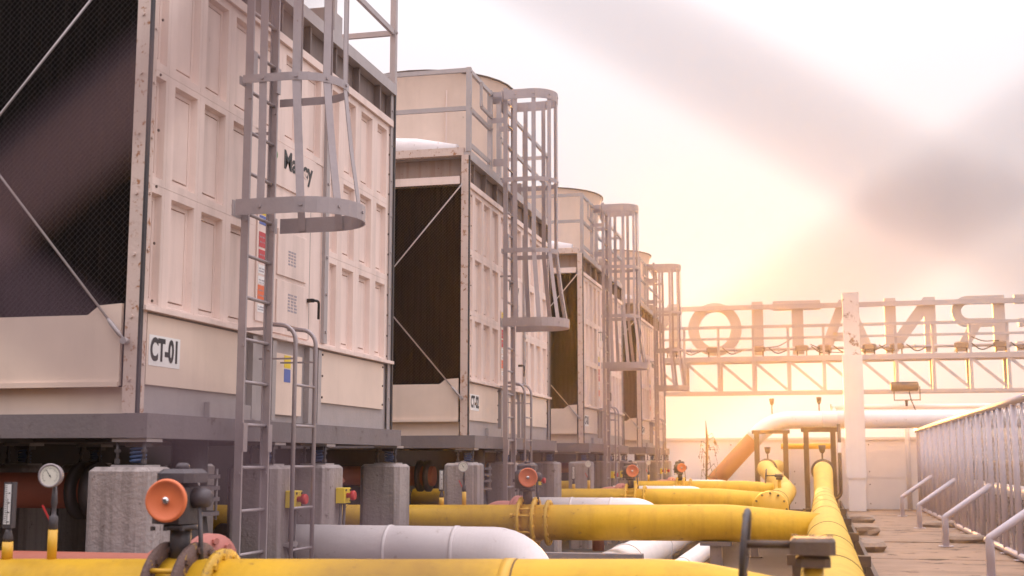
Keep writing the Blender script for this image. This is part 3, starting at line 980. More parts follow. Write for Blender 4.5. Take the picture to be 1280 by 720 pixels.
def make_valve(y):
    t = thing('butterfly_valve', '', 'valve', (-3.14, y, PZ + PR), 'orange wheel valves on the yellow pipes')
    x0 = -3.20
    for x, m_ in ((x0, 'flange'), (x0 + 0.16, 'flange'), (x0 + 0.30, 'ydirty')):
        w = 0.032
        rr = 0.275 if m_ == 'flange' else 0.245
        b = MB().disc_stack((x, y, PZ), (1, 0, 0), [(0, PR + 0.002), (0.001, rr), (w, rr), (w + 0.001, PR + 0.002)], 28)
        f = b.build('flange', m_, t)
        for k in range(12):
            a = k / 12 * 2 * math.pi + 0.13
            c = (x - 0.014, y + (rr - 0.038) * math.cos(a), PZ + (rr - 0.038) * math.sin(a))
            MB().bolt(c, (1, 0, 0), 0.018, w + 0.028).build('bolt', m_, f)
    MB().tube([(x0 + 0.034, y, PZ), (x0 + 0.159, y, PZ)], PR + 0.012, 28).build('body', 'yellow', t)
    for k in range(6):
        a = k / 6 * 2 * math.pi + 0.4
        MB().tube([(x0 + 0.03, y + 0.245 * math.cos(a), PZ + 0.245 * math.sin(a)), (x0 + 0.162, y + 0.245 * math.cos(a), PZ + 0.245 * math.sin(a))], 0.013, 8).build('tie_bolt', 'yband', t)
    b = MB()
    b.tube([(x0 - 0.05, y - 0.235, PZ + 0.08), (x0 + 0.16, y - 0.235, PZ + 0.08)], 0.012, 8)
    b.disc_stack((x0 - 0.06, y - 0.235, PZ + 0.08), (1, 0, 0), [(0, 0.024), (0.03, 0.024)], 6, False)
    b.build('tie_bolt', 'yband', t)
    xc = x0 + 0.08
    PH = PZ + 0.035
    b = MB().tube([(xc, y, PZ + PR - 0.01), (xc, y, PH + 0.32)], 0.052, 14)
    b.disc_stack((xc, y, PH + 0.30), (0, 0, 1), [(0, 0.085), (0.025, 0.085)], 16)
    b.build('neck', 'gear', t)
    # gearbox: lumpy housing
    b = MB().cbox((xc - 0.13, y - 0.09, PH + 0.33), (xc + 0.07, y + 0.10, PH + 0.53), 0.035)
    b.cbox((xc - 0.10, y - 0.11, PH + 0.532), (xc + 0.10, y + 0.11, PH + 0.60), 0.035)
    b.disc_stack((xc - 0.02, y - 0.09, PH + 0.45), (0, -1, 0), [(0, 0.10), (0.03, 0.095), (0.05, 0.05)], 20)
    b.disc_stack((xc, y, PH + 0.60), (0, 0, 1), [(0, 0.035), (0.02, 0.033), (0.03, 0.02)], 12)
    b.box((xc - 0.15, y - 0.06, PH + 0.40), (xc - 0.131, y - 0.03, PH + 0.43))
    for a_ in (-0.11, -0.04, 0.05):
        b.bolt((xc + a_, y - 0.08, PH + 0.318), (0, 0, -1), 0.014, 0.02)
    b.build('gearbox', 'gear', t)
    b = MB().disc_stack((xc + 0.07, y + 0.0, PH + 0.455), (1, 0, 0), [(0, 0.05), (0.055, 0.05), (0.08, 0.042), (0.092, 0.022)], 18)
    b.build('end_cover', 'gear', t)
    MB().tube(fillet([(xc + 0.11, y - 0.02, PH + 0.41), (xc + 0.125, y - 0.02, PH + 0.2), (xc + 0.12, y + 0.08, PH - 0.1)], 0.1), 0.012, 8).build('cable', 'gear', t)
    MB().tube([(xc + 0.03, y - 0.10, PH + 0.455), (xc + 0.07, y - 0.27, PH + 0.453)], 0.02, 10).build('shaft', 'gear', t)
    c = Vector((xc + 0.07, y - 0.28, PH + 0.452))
    ax = Vector((0.10, -1, 0.0))
    b = MB().disc_stack(c, ax, [(-0.008, 0.02), (-0.006, 0.085), (-0.012, 0.098), (0.004, 0.104), (0.018, 0.101), (0.022, 0.092), (0.012, 0.084), (0.007, 0.03), (0.007, 0.02)], 36)
    w = b.build('hand_wheel', 'orange', t)
    MB().disc_stack(c + ax.normalized() * 0.008, ax, [(0, 0.018), (0.012, 0.018), (0.018, 0.010)], 8, False).build('hub_nut', 'chrome', w)
    return t


YF = {}
v0 = make_valve(PY[0])
VL = ['butterfly valve with orange hand wheel in front of the first pedestal of tower CT-01',
      'butterfly valve with orange hand wheel in front of the ladder of tower CT-02',
      'butterfly valve with orange hand wheel in front of the ladder of tower CT-03',
      'small far butterfly valve with orange hand wheel beyond tower CT-04 pedestals']
v0['label'] = VL[0]
for i in (1, 2, 3):
    v = copy_tree(v0, (0, PY[i] - PY[0], 0), VL[i])
    for ch in v.children_recursive:
        if ch.type == 'MESH' and ch.data.materials[0] == M['flange']:
            if ch.data.name not in YF:
                YF[ch.data.name] = ch.data.copy()
                YF[ch.data.name].materials[0] = M['yband']
            ch.data = YF[ch.data.name]


def make_thermo(y):
    x = -4.10
    t = thing('thermometer', '', 'thermometer', (x, y, PZ + PR), 'industrial thermometers on the yellow pipes')
    MB().tube([(x, y, PZ + PR - 0.02), (x, y, PZ + PR + 0.07)], 0.028, 14).build('stub', 'yband', t)
    b = MB().tube([(x, y, PZ + PR + 0.07), (x, y, PZ + PR + 0.09), (x, y, PZ + PR + 0.12), (x, y, PZ + PR + 0.14)], [0.022, 0.026, 0.018, 0.014], 10)
    b.build('fitting', 'gear', t)
    z0_ = PZ + PR + 0.14
    MB().box((x - 0.027, y - 0.018, z0_), (x + 0.027, y + 0.018, z0_ + 0.235)).build('case', 'gear', t)
    sc = MB().box((x - 0.018, y - 0.0205, z0_ + 0.02), (x + 0.018, y - 0.0181, z0_ + 0.225)).build('scale', 'plate', t)
    b = MB()
    for k in range(20):
        b.box((x - 0.015, y - 0.0218, z0_ + 0.03 + k * 0.0098), (x - (0.004 if k % 5 else -0.001), y - 0.0207, z0_ + 0.0325 + k * 0.0098))
        if k % 5 == 0:
            b.box((x + 0.005, y - 0.0218, z0_ + 0.029 + k * 0.0098), (x + 0.014, y - 0.0207, z0_ + 0.0345 + k * 0.0098))
    b.box((x + 0.001, y - 0.0222, z0_ + 0.02), (x + 0.003, y - 0.0207, z0_ + 0.15))
    b.build('scale_mark', 'black', sc)['kind'] = 'stuff'
    return t


def make_gauge(y):
    x = -3.84
    t = thing('pressure_gauge', '', 'gauge', (x, y, PZ + PR), 'pressure gauges on the yellow pipes')
    zb = PZ + PR
    MB().tube([(x, y, zb - 0.02), (x, y, zb + 0.135)], [0.024, 0.024], 14).build('stub', 'yband', t)
    b = MB().tube([(x, y, zb + 0.135), (x, y, zb + 0.14), (x, y, zb + 0.20), (x, y, zb + 0.21), (x, y, zb + 0.25), (x, y, zb + 0.27), (x, y, zb + 0.36)],
                  [0.018, 0.023, 0.023, 0.012, 0.012, 0.017, 0.010], 10)
    b.build('fitting', 'gear', t)
    MB().bar((x - 0.02, y, zb + 0.18), (x - 0.055, y - 0.02, zb + 0.26), 0.012, 0.01).build('cock_lever', 'red', t)
    c = Vector((x, y - 0.03, zb + 0.41))
    ax = Vector((0.18, -1, 0.0))
    MB().disc_stack(c, ax, [(-0.02, 0.04), (-0.015, 0.056), (0.02, 0.056), (0.024, 0.062), (0.03, 0.062), (0.031, 0.052), (0.026, 0.051)], 28).build('case', 'ladder', t)
    axn = ax.normalized()
    f = MB().disc_stack(c + axn * 0.0262, ax, [(0, 0.051), (0.0015, 0.051)], 28).build('dial', 'gwhite', t)
    b = MB()
    r_ = axn.cross(Vector((0, 0, 1))).normalized()
    u_ = Vector((0, 0, 1))
    fc = c + axn * 0.0285
    for k in range(25):
        a = math.radians(-225 + 270 * k / 24) * -1 + math.pi * 0
        dv = -r_ * math.cos(a) + u_ * math.sin(a)
        l = 0.010 if k % 4 == 0 else 0.006
        b.bar(fc + dv * (0.042 - l), fc + dv * 0.042, 0.0014, 0.0006, up=tuple(axn))
    dv = (-r_ * -0.62 + u_ * 0.78)
    dv = (r_ * 0.55 + u_ * 0.83) if (r_.x < 0) else (r_ * -0.55 + u_ * 0.83)
    b.bar(fc + axn * 0.001 - dv * 0.012, fc + axn * 0.001 + dv * 0.036, 0.0026, 0.0008, up=tuple(axn))
    b.disc_stack(fc, ax, [(0, 0.004), (0.002, 0.004)], 10)
    b.build('dial_mark', 'black', f)['kind'] = 'stuff'
    return t


th0, ga0 = make_thermo(PY[0]), make_gauge(PY[0])
for i in range(4):
    lt = 'white scale thermometer upright on the yellow pipe by tower ' + ORD[i]
    lg = 'round white pressure gauge on a yellow stub by tower ' + ORD[i]
    if i == 0:
        th0['label'], ga0['label'] = lt, lg
    else:
        copy_tree(th0, (0, PY[i] - PY[0], 0), lt)
        copy_tree(ga0, (0, PY[i] - PY[0], 0), lg)

# ------------------------------------------------------------------ yellow headers along the walkway
t = thing('yellow_header', 'long yellow header pipe running away beside the walkway', 'pipe', (0.05, 15, 0), 'yellow header pipes')
MB().tube(fillet([(0.05, 3.0, 0.86), (0.05, 26.3, 0.86), (0.05, 27.2, 1.35), (0.05, 41.95, 1.35)], 0.45), 0.195, 32).build('jacket', 'yellowy', t)
for yy in (4.4, 7.6, 9.6, 11.6, 15.4, 17.8, 20.2, 22.4, 24.4):
    MB().tube([(0.05, yy, 0.86), (0.05, yy + 0.016, 0.86)], 0.199, 32).build('joint', 'joint', t)
b = MB().disc_stack((0.05, 28.2, 1.35), (0, 1, 0), [(0, 0.19), (0.001, 0.25), (0.06, 0.25), (0.061, 0.19)], 28)
b.build('flange', 'brown', t)

t = thing('yellow_header', 'shorter yellow header pipe with round bolted blind end flange', 'pipe', (-0.74, 24, 0), 'yellow header pipes')
MB().tube(fillet([(-0.74, 19.5, 0.86), (-0.72, 28.6, 0.90), (-1.30, 31.6, 1.36), (-1.30, 41.95, 1.36)], 0.6), 0.20, 32).build('jacket', 'yellowy', t)
b = MB().disc_stack((-0.74, 19.42, 0.86), (0, 1, 0), [(0, 0.02), (0.001, 0.265), (0.035, 0.27), (0.036, 0.262), (0.04, 0.262), (0.041, 0.27), (0.078, 0.27), (0.08, 0.2)], 32)
f = b.build('end_flange', 'yband', t)
for k in range(12):
    a = k / 12 * 2 * math.pi
    MB().bolt((-0.74 + 0.235 * math.cos(a), 19.42, 0.86 + 0.235 * math.sin(a)), (0, -1, 0), 0.018, 0.02).build('bolt', 'joint', f)
for yy in (22.0, 24.3, 26.6):
    MB().tube([(-0.735, yy, 0.872), (-0.735, yy + 0.02, 0.872)], 0.206, 32).build('joint', 'joint', t)
b = MB().disc_stack((-1.30, 32.6, 1.36), (0, 1, 0), [(0, 0.19), (0.001, 0.25), (0.06, 0.25), (0.061, 0.19)], 28)
b.build('flange', 'brown', t)


# gear operators with an upright wheel seen edge-on
def make_operator(x, y, zt):
    t = thing('gear_operator', '', 'valve', (x, y, zt), 'dark gear operators on the header pipes')
    MB().tube([(x, y, zt - 0.06), (x, y, zt + 0.17)], 0.035, 14).build('stem', 'yband', t)
    b = MB().cbox((x - 0.06, y - 0.06, zt + 0.17), (x + 0.06, y + 0.06, zt + 0.212), 0.02)
    b.cbox((x - 0.078, y - 0.08, zt + 0.214), (x + 0.078, y + 0.08, zt + 0.272), 0.02)
    for a_ in (-0.06, 0, 0.06):
        b.bolt((x + a_, y - 0.06, zt + 0.28), (0, 0, 1), 0.012, 0.004)
    b.build('gearbox', 'gearbrown', t)
    MB().tube([(x - 0.078, y, zt + 0.245), (x - 0.24, y, zt + 0.245)], 0.014, 10).build('shaft', 'brown', t)
    pts = [(x - 0.235 + 0.012 * math.cos(k / 28 * 6.2832), y + 0.11 * math.sin(k / 28 * 6.2832), zt + 0.235 + 0.125 * math.cos(k / 28 * 6.2832)) for k in range(29)]
    b = MB().tube(pts, 0.012, 8, caps=False)
    for k in range(4):
        a = k * math.pi / 2 + 0.3
        b.bar((x - 0.235, y, zt + 0.24), (x - 0.235, y + 0.105 * math.sin(a), zt + 0.235 + 0.12 * math.cos(a)), 0.016, 0.010)
    b.build('hand_wheel', 'gear', t)
    return t


op = make_operator(-0.035, 4.65, 1.055)
op['label'] = 'dark gear operator with edge-on wheel on a yellow stem in front of the long header'
copy_tree(op, (-0.70, 19.1, 0.0), 'small dark gear operator with edge-on wheel on the far yellow header')

# ------------------------------------------------------------------ white branch pipes and low white headers
for i in range(4):
    y = Y0[i] + 2.66
    t = thing('white_pipe', 'thick white cloth wrapped pipe bending down in front of tower ' + ORD[i], 'pipe', (-3, y, 0), 'white wrapped branch pipes')
    MB().tube(fillet([(-4.9, y, 0.855), (-2.22, y, 0.855), (-2.22, y, 0.2)], 0.56, 10), 0.21, 28).build('jacket', 'white', t)
    for x in (-4.6, -3.42, -2.86):
        MB().tube([(x, y, 0.855), (x + 0.03, y, 0.855)], 0.217, 28).build('band', 'white', t)
t = thing('white_header', 'low white header pipe running under the yellow branches', 'pipe', (-2.1, 20, 0), 'low white header pipes')
MB().tube([(-2.2, 5.0, 0.42), (-2.2, 36, 0.42)], 0.21, 28).build('jacket', 'whitey', t)
for yy in (7.2, 9.0, 11.4, 12.4, 14.6, 17.5):
    MB().tube([(-2.2, yy, 0.42), (-2.2, yy + 0.05, 0.42)], 0.222, 28).build('band', 'whitey', t)
t = thing('white_header', 'slim low white pipe beside the thicker white header', 'pipe', (-1.62, 20, 0), 'low white header pipes')
MB().tube([(-1.62, 5.0, 0.33), (-1.62, 36, 0.33)], 0.12, 20).build('jacket', 'whitey', t)
for yy in (8.5, 11.9, 13.0, 15.2):
    MB().tube([(-1.62, yy, 0.33), (-1.62, yy + 0.02, 0.33)], 0.123, 20).build('joint', 'joint', t)

# steel stands and cross beams carrying the pipes
for i, py in enumerate(PY[:3]):
    t = thing('pipe_stand', 'grey steel stand under the %s yellow branch pipe in line' % WHICH[i], 'pipe support', (-1.1, py, 0), 'steel stands under the yellow pipes')
    MB().box((-1.15, py - 0.06, 0.0), (-1.03, py + 0.06, 0.70)).build('post', 'beam', t)
    MB().box((-1.25, py - 0.1, 0.701), (-0.93, py + 0.1, 0.745)).build('saddle', 'beam', t)
    MB().box((-1.22, py - 0.12, 0.001), (-0.96, py + 0.12, 0.02)).build('base_plate', 'brown', t)
t = thing('support_beam', 'mauve steel channel lying across behind the white pipe elbow', 'beam', (-1.9, 10.6, 0), 'cross beams under the pipes')
MB().box((-3.2, 10.55, 0.70), (-1.45, 10.67, 0.82)).build('channel', 'beam', t)
MB().box((-1.56, 10.56, 0.0), (-1.46, 10.66, 0.699)).build('leg', 'beam', t)
MB().box((-3.1, 10.56, 0.0), (-3.0, 10.66, 0.699)).build('leg', 'beam', t)
t = thing('support_beam', 'dark steel box beam beneath the long yellow header', 'beam', (-0.3, 9.0, 0), 'cross beams under the pipes')
MB().box((-0.95, 9.0, 0.55), (0.5, 9.14, 0.66)).build('channel', 'gear', t)
for x in (-0.9, 0.38):
    MB().box((x, 9.02, 0.0), (x + 0.1, 9.12, 0.549)).build('leg', 'gear', t)
for k, yy in enumerate((13.0, 17.0, 21.0, 25.0)):
    t = thing('support_beam', 'brown steel cross beam under the long header, %s from the near end' % WHICH[k], 'beam', (0, yy, 0), 'cross beams under the pipes')
    MB().box((-0.35, yy, 0.56), (0.45, yy + 0.12, 0.66)).build('channel', 'brown', t)
    for x in (-0.3, 0.3):
        MB().box((x, yy + 0.01, 0.0), (x + 0.1, yy + 0.11, 0.559)).build('leg', 'brown', t)

# ------------------------------------------------------------------ red pipes and expansion joints below each tower
for i in range(4):
    y = Y0[i] + 0.78
    t = thing('red_pipe', 'rust red pipe with dark end flange in the shade under tower ' + ORD[i], 'pipe', (-6, y, 0), 'red pipes under the towers')
    MB().tube([(-7.9, y, 1.38), (-4.85, y, 1.38)], 0.125, 20).build('body', 'redpipe', t)
    MB().disc_stack((-4.95, y, 1.38), (1, 0, 0), [(0, 0.12), (0.001, 0.20), (0.05, 0.20), (0.051, 0.12)], 24).build('flange', 'gear', t)
    MB().disc_stack((-5.06, y, 1.38), (1, 0, 0), [(0, 0.12), (0.001, 0.20), (0.05, 0.20), (0.051, 0.12)], 24).build('flange', 'gear', t)
    y = Y0[i] + 1.12
    t = thing('expansion_joint', 'grey ribbed expansion joint above a flared elbow under tower ' + ORD[i], 'pipe joint', (-4.35, y, 0), 'expansion joints under the towers')
    x = -4.40
    MB().tube([(x, y, 0.2), (x, y, 0.85), (x, y, 1.02), (x, y, 1.2), (x, y, 1.73)], [0.22, 0.2, 0.16, 0.13, 0.13], 20).build('body', 'gear', t)
    for z in (1.20, 1.30, 1.38, 1.46):
        MB().disc_stack((x, y, z), (0, 0, 1), [(0, 0.13), (0.001, 0.22), (0.028, 0.22), (0.029, 0.13)], 20, False).build('flange', 'beam', t)
    b = MB()
    for k in range(6):
        a = k / 6 * 6.2832 + 0.3
        b.tube([(x + 0.195 * math.cos(a), y + 0.195 * math.sin(a), 1.17), (x + 0.195 * math.cos(a), y + 0.195 * math.sin(a), 1.53)], 0.011, 8)
    b.build('tie_rod', 'steel', t)
    y = PY[i] + 0.72
    if i == 0:
      t = thing('red_pipe', 'straight red pipe lying just behind the yellow pipe by tower ' + ORD[i], 'pipe', (-5, y, 0), 'straight red pipes')
      MB().tube([(-8.0, y, 0.955), (-3.62, y, 0.955)], 0.118, 20).build('body', 'redpipe', t)
    y = PY[i] + 0.95
    zf = 1.01
    t = thing('blind_flange', 'faded red bolted blind flange on a short stub by the valve of tower ' + ORD[i], 'flange', (-3.6, y, 0), 'red blind flanges')
    MB().tube(fillet([(-3.85, y, 0.0), (-3.85, y, zf), (-3.42, y, zf)], 0.2), 0.105, 20).build('stub', 'redfade', t)
    f = MB().disc_stack((-3.46, y, zf), (1, -0.55, 0), [(0, 0.105), (0.001, 0.165), (0.034, 0.165), (0.035, 0.152), (0.042, 0.152), (0.043, 0.165), (0.078, 0.165), (0.079, 0.02)], 28).build('cover', 'redfade', t)
    ax = Vector((1, -0.55, 0)).normalized()
    sd_ = Vector((0.55, 1, 0)).normalized()
    for k in range(8):
        a = k / 8 * 6.2832
        MB().bolt(Vector((-3.46, y, zf)) + ax * 0.079 + sd_ * (0.122 * math.cos(a)) + Vector((0, 0, 0.122 * math.sin(a))), ax, 0.020, 0.022).build('bolt', 'redfade', f)
# slanting red offshoots seen between the pedestals
for i in (0, 1):
    y = Y0[i] + 3.9
    t = thing('red_pipe', 'slanting red pipe offshoot between the pedestals under tower ' + ORD[i], 'pipe', (-4.7, y, 0), 'slanting red pipe offshoots')
    MB().tube([(-5.0, y, 0.9), (-4.45, y + 0.3, 1.45)], 0.08, 14).build('body', 'redpipe', t)

# ------------------------------------------------------------------ unseen block added behind the viewer to shade the near ends
t = thing('shade_block', 'unseen dark block added behind the viewer to shade the near tower ends', 'light blocker', (-6, -5, 0))
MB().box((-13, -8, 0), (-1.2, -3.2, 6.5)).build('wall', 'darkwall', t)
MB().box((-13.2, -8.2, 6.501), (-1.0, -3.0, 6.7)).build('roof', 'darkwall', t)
MB().box((-4.6, -3.199, 0), (-3.6, -3.14, 2.1)).build('door', 'gear', t)
# ------------------------------------------------------------------ wall added behind the towers, coloured dark to deepen the shade under them
t = thing('back_wall', 'added wall coloured dark to deepen the shade behind the row of towers', 'wall', (-7.1, 20, 0))
MB().box((-7.3, -5, 0), (-6.95, 46, 2.5)).build('shade_panel', 'darkwall', t)
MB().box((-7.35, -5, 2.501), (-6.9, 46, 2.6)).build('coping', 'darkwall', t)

# ------------------------------------------------------------------ parapet at the end of the roof
t = thing('parapet_wall', 'white panelled parapet wall closing the end of the roof', 'wall', (0, 42, 0))
MB().box((-14, 42.03, 0), (12, 42.3, 2.20)).build('core', 'wall', t)
xs = [-14, -11.2, -8.4, -5.6, -2.9, -0.9, 1.42, 3.9, 6.6, 9.3, 12]
for a, c in zip(xs[:-1], xs[1:]):
    for z0_, z1_ in ((0.0, 0.985), (1.0, 2.19)):
        MB().box((a + 0.012, 42.0, z0_ + 0.006), (c - 0.012, 42.029, z1_)).build('panel', 'wall', t)
MB().box((-14, 41.95, 2.201), (12, 42.35, 2.285)).build('coping', 'wpaint', t)
b = MB()
for a in xs[1:-1]:
    for z_ in (0.2, 0.8, 1.2, 2.05):
        b.bolt((a + 0.09, 42.0, z_), (0, -1, 0), 0.02)
b.build('fixing', 'brown', t)['kind'] = 'stuff'

# ------------------------------------------------------------------ white column
t = thing('sign_column', 'tall white steel box column with rust peeling at its top', 'column', (1.06, 40, 0))
MB().box((0.80, 39.78, 0.0), (1.30, 40.2, 1.03)).build('base', 'wpaint', t)
MB().prism([(0.80, 39.75, 1.02), (1.30, 39.75, 1.02), (1.345, 39.75, 1.10), (1.345, 39.75, 4.74), (0.755, 39.75, 4.74), (0.755, 39.75, 1.10)], (0, 0.48, 0)).build('shaft', 'wpaint', t)
MB().box((0.81, 39.78, 4.741), (1.295, 40.2, 6.66)).build('upper_shaft', 'peel', t)
MB().box((0.70, 39.70, 0.0), (1.40, 40.28, 0.05)).build('base_plate', 'brown', t)

# ------------------------------------------------------------------ sign gantry
TY = 42.6
XB = [-5.40 + k * 1.125 for k in range(15)]
t = thing('truss_gantry', 'pale steel truss walkway with handrails carrying the big sign letters', 'gantry', (1, TY, 3.7))
for yy in (TY - 0.45, TY + 0.45):
    MB().box((-9, yy - 0.06, 3.70), (12, yy + 0.06, 3.80)).build('bottom_chord', 'truss', t)
    MB().box((-9, yy - 0.07, 4.76), (12, yy + 0.07, 4.93)).build('top_chord', 'truss', t)
MB().box((-9, TY - 0.37, 4.80), (12, TY + 0.37, 4.84)).build('walk_plate', 'truss', t)
for k, x in enumerate(XB):
    yy = TY - 0.45
    MB().box((x - 0.055, yy - 0.05, 3.801), (x + 0.055, yy + 0.05, 4.759)).build('vertical', 'truss', t)
    MB().box((x - 0.055, yy + 0.85, 3.801), (x + 0.055, yy + 0.95, 4.759)).build('vertical', 'truss', t)
    if k < len(XB) - 1:
        MB().bar((x + 0.07, yy, 4.72), (XB[k + 1] - 0.07, yy, 3.84), 0.07, 0.09).build('diagonal', 'truss', t)
    MB().box((x - 0.04, yy - 0.04, 4.931), (x + 0.04, yy + 0.04, 5.93)).build('rail_post', 'truss', t)
for z in (5.52, 5.90):
    MB().bar((-9, TY - 0.51, z), (12, TY - 0.51, z), 0.05, 0.08 if z < 5.8 else 0.10).build('hand_rail', 'truss', t)

LY = TY + 0.55
LZ0, LZ1 = 5.06, 6.86
sg = thing('sign_lettering', 'row of tall pale sign letters seen from behind, mirrored RNATIO', 'sign', (0, LY, LZ0))
MB().box((-9, LY - 0.14, 6.58), (12, LY - 0.02, 6.74)).build('mounting_bar', 'truss', sg)
MB().tube([(-9, LY - 0.10, 5.24), (12, LY - 0.10, 5.24)], 0.055, 8).build('mounting_bar', 'truss', sg)
b = MB()
x = -8.5
while x < 11.5:
    b.disc_stack((x, LY - 0.10, 5.24), (1, 0, 0), [(0, 0.10), (0.05, 0.10)], 8)
    x += 1.45
b.build('coupling', 'truss', sg)['kind'] = 'stuff'
ST = 0.36


def lx(px):            # photo column to metres on the sign plane, measured once
    return (px - 1025.1) * 0.02768 + 0.0


def letter(polys, c):
    b = MB()
    for poly in polys:
        b.prism([(p[0], LY, p[1]) for p in poly], (0, 0.26, 0))
    return b.build('letter', 'sign', sg)


def rect(x0, x1, z0, z1):
    return [(x0, z0), (x1, z0), (x1, z1), (x0, z1)]


def let_N(xa, xb):     # mirrored N
    s_ = ST
    e = 0.002
    return [rect(xa, xa + s_, LZ0, LZ1), rect(xb - s_, xb, LZ0, LZ1),
            [(xa + s_ + e, LZ0), (xa + s_ + e, LZ0 + 0.62), (xb - s_ - e, LZ1), (xb - s_ - e, LZ1 - 0.62)]]


letter(let_N(lx(812), lx(861)), 'N')
# O
ox, oz, rx, rz = (lx(872) + lx(937)) / 2, (LZ0 + LZ1) / 2, (lx(937) - lx(872)) / 2, (LZ1 - LZ0) / 2
b = MB()
n = 32
for k in range(n):
    a = 2 * math.pi * k / n
    for rr, yy in ((1.0, LY), (0.60, LY), (0.60, LY + 0.26), (1.0, LY + 0.26)):
        fz = rr if rr == 1 else 0.68
        b.v.append((ox + rx * rr * math.cos(a), yy, oz + rz * fz * math.sin(a)))
for k in range(n):
    for i in range(4):
        j = (i + 1) % 4
        k2 = (k + 1) % n
        b.face((k * 4 + i, k * 4 + j, k2 * 4 + j, k2 * 4 + i))
b.build('letter', 'sign', sg)
letter([rect(lx(949.5), lx(963), LZ0, LZ1)], 'I')
letter([rect(lx(975), lx(1031), LZ1 - 0.30, LZ1), rect(lx(997), lx(1010.5), LZ0, LZ1 - 0.302)], 'T')
am = lx(1060)
aw = lx(1093) - am
letter([[(am - aw, LZ0), (am - aw + 0.40, LZ0), (am + 0.0, LZ1 - 0.30), (am, LZ1), (am - 0.2, LZ1)],
        [(am + aw, LZ0), (am + 0.2, LZ1), (am + 0.002, LZ1), (am + 0.002, LZ1 - 0.30), (am + aw - 0.40, LZ0)],
        rect(am - 0.42, am + 0.42, LZ0 + 0.42, LZ0 + 0.70)], 'A')
letter(let_N(lx(1105), lx(1163)), 'N')
# mirrored R
xr0, xr1 = lx(1181), lx(1240)
bowl = []
zc_, hr = LZ1 - 0.50, 0.50
for k in range(11):
    a = math.pi / 2 + math.pi * k / 10
    bowl.append((xr0 + 0.5 + 0.5 * math.cos(a), zc_ + hr * math.sin(a)))
inner = []
for k in range(11):
    a = math.pi / 2 + math.pi * k / 10
    inner.append((xr0 + 0.55 + 0.26 * math.cos(a), zc_ + 0.24 * math.sin(a)))
polys = [rect(xr1 - ST, xr1, LZ0, LZ1)]
for k in range(10):
    polys.append([bowl[k], bowl[k + 1], inner[k + 1], inner[k]])
polys.append([bowl[0], inner[0], (xr1 - ST - .002, zc_ + 0.24), (xr1 - ST - .002, LZ1)])
polys.append([bowl[-1], (xr1 - ST - .002, LZ1 - 1.0), (xr1 - ST - .002, zc_ - 0.24), inner[-1]])
polys.append([(xr0 + 0.02, LZ0), (xr0 + 0.42, LZ0), (xr0 + 0.88, LZ1 - 1.003), (xr0 + 0.48, LZ1 - 1.003)])
letter(polys, 'R')
xe0, xe1 = lx(1251), lx(1299)
letter([rect(xe1 - ST, xe1, LZ0, LZ1), rect(xe0, xe1 - ST - .002, LZ1 - 0.28, LZ1), rect(xe0 + .1, xe1 - ST - .002, 5.83, 6.09), rect(xe0, xe1 - ST - .002, LZ0, LZ0 + 0.28)], 'E')

# small floodlights at the feet of the letters
FL = [(853, 'at the foot of the far left letter N'), (903, 'at the foot of the letter O'), (957, 'at the foot of the letter I'), (1008, 'at the foot of the letter T'),
      (1034, 'just left of the white column'), (1086, 'just right of the white column'), (1117, 'at the left foot of the mirrored N'), (1189, 'at the left foot of the mirrored R'),
      (1232, 'at the right foot of the mirrored R'), (1269, 'at the foot of the letter E')]


def make_flood(px, rz):
    x = lx(px)
    t = thing('sign_floodlight', '', 'floodlight', (x, LY - 0.35, 5.1), 'small floodlights along the sign')
    b = MB().cbox((x - 0.22, LY - 0.43, 5.15), (x + 0.22, LY - 0.20, 5.34), 0.07)
    b.build('housing', 'brownlight', t)
    for q in (-0.17, 0.13):
        MB().box((x + q, LY - 0.37, 4.94), (x + q + 0.04, LY - 0.27, 5.16)).build('bracket', 'brown', t)
    MB().tube(fillet([(x + 0.3, LY - 0.3, 5.3), (x + 0.6, LY - 0.32, 5.05), (x + 0.95, LY - 0.2, 5.2)], 0.2), 0.02, 6).build('cable', 'brown', t)
    return t


f0 = make_flood(FL[0][0], 0)
f0['label'] = 'small brown floodlight ' + FL[0][1]
for px, la in FL[1:]:
    copy_tree(f0, (lx(px) - lx(FL[0][0]), 0, 0), 'small brown floodlight ' + la)
t = thing('control_box', 'grey box with hanging cable on the sign bar at the right edge', 'box', (lx(1279), LY - 0.2, 6.5))
MB().cbox((lx(1272), LY - 0.34, 6.38), (lx(1300), LY - 0.15, 6.78), 0.03).build('case', 'gear', t)
MB().tube(fillet([(lx(1275), LY - 0.3, 6.38), (lx(1266), LY - 0.3, 5.9), (lx(1267), LY - 0.3, 5.5), (lx(1259), LY - 0.3, 5.2)], 0.3), 0.02, 6).build('cable', 'gear', t)
# sagging cables between letters
t = thing('sign_cable', 'thin dark cable sagging along the sign between the letters', 'cable', (0, LY - 0.4, 5.3))
for a, c, z0_, z1_ in ((962, 1000, 5.25, 5.6), (1018, 1060, 5.35, 5.05), (1195, 1230, 5.55, 5.35), (1075, 1105, 5.1, 5.3)):
    MB().tube(fillet([(lx(a), LY - 0.42, z0_), (lx((a + c) / 2), LY - 0.42, (z0_ + z1_) / 2 - 0.12), (lx(c), LY - 0.42, z1_)], 0.6), 0.016, 6).build('run', 'brown', t)

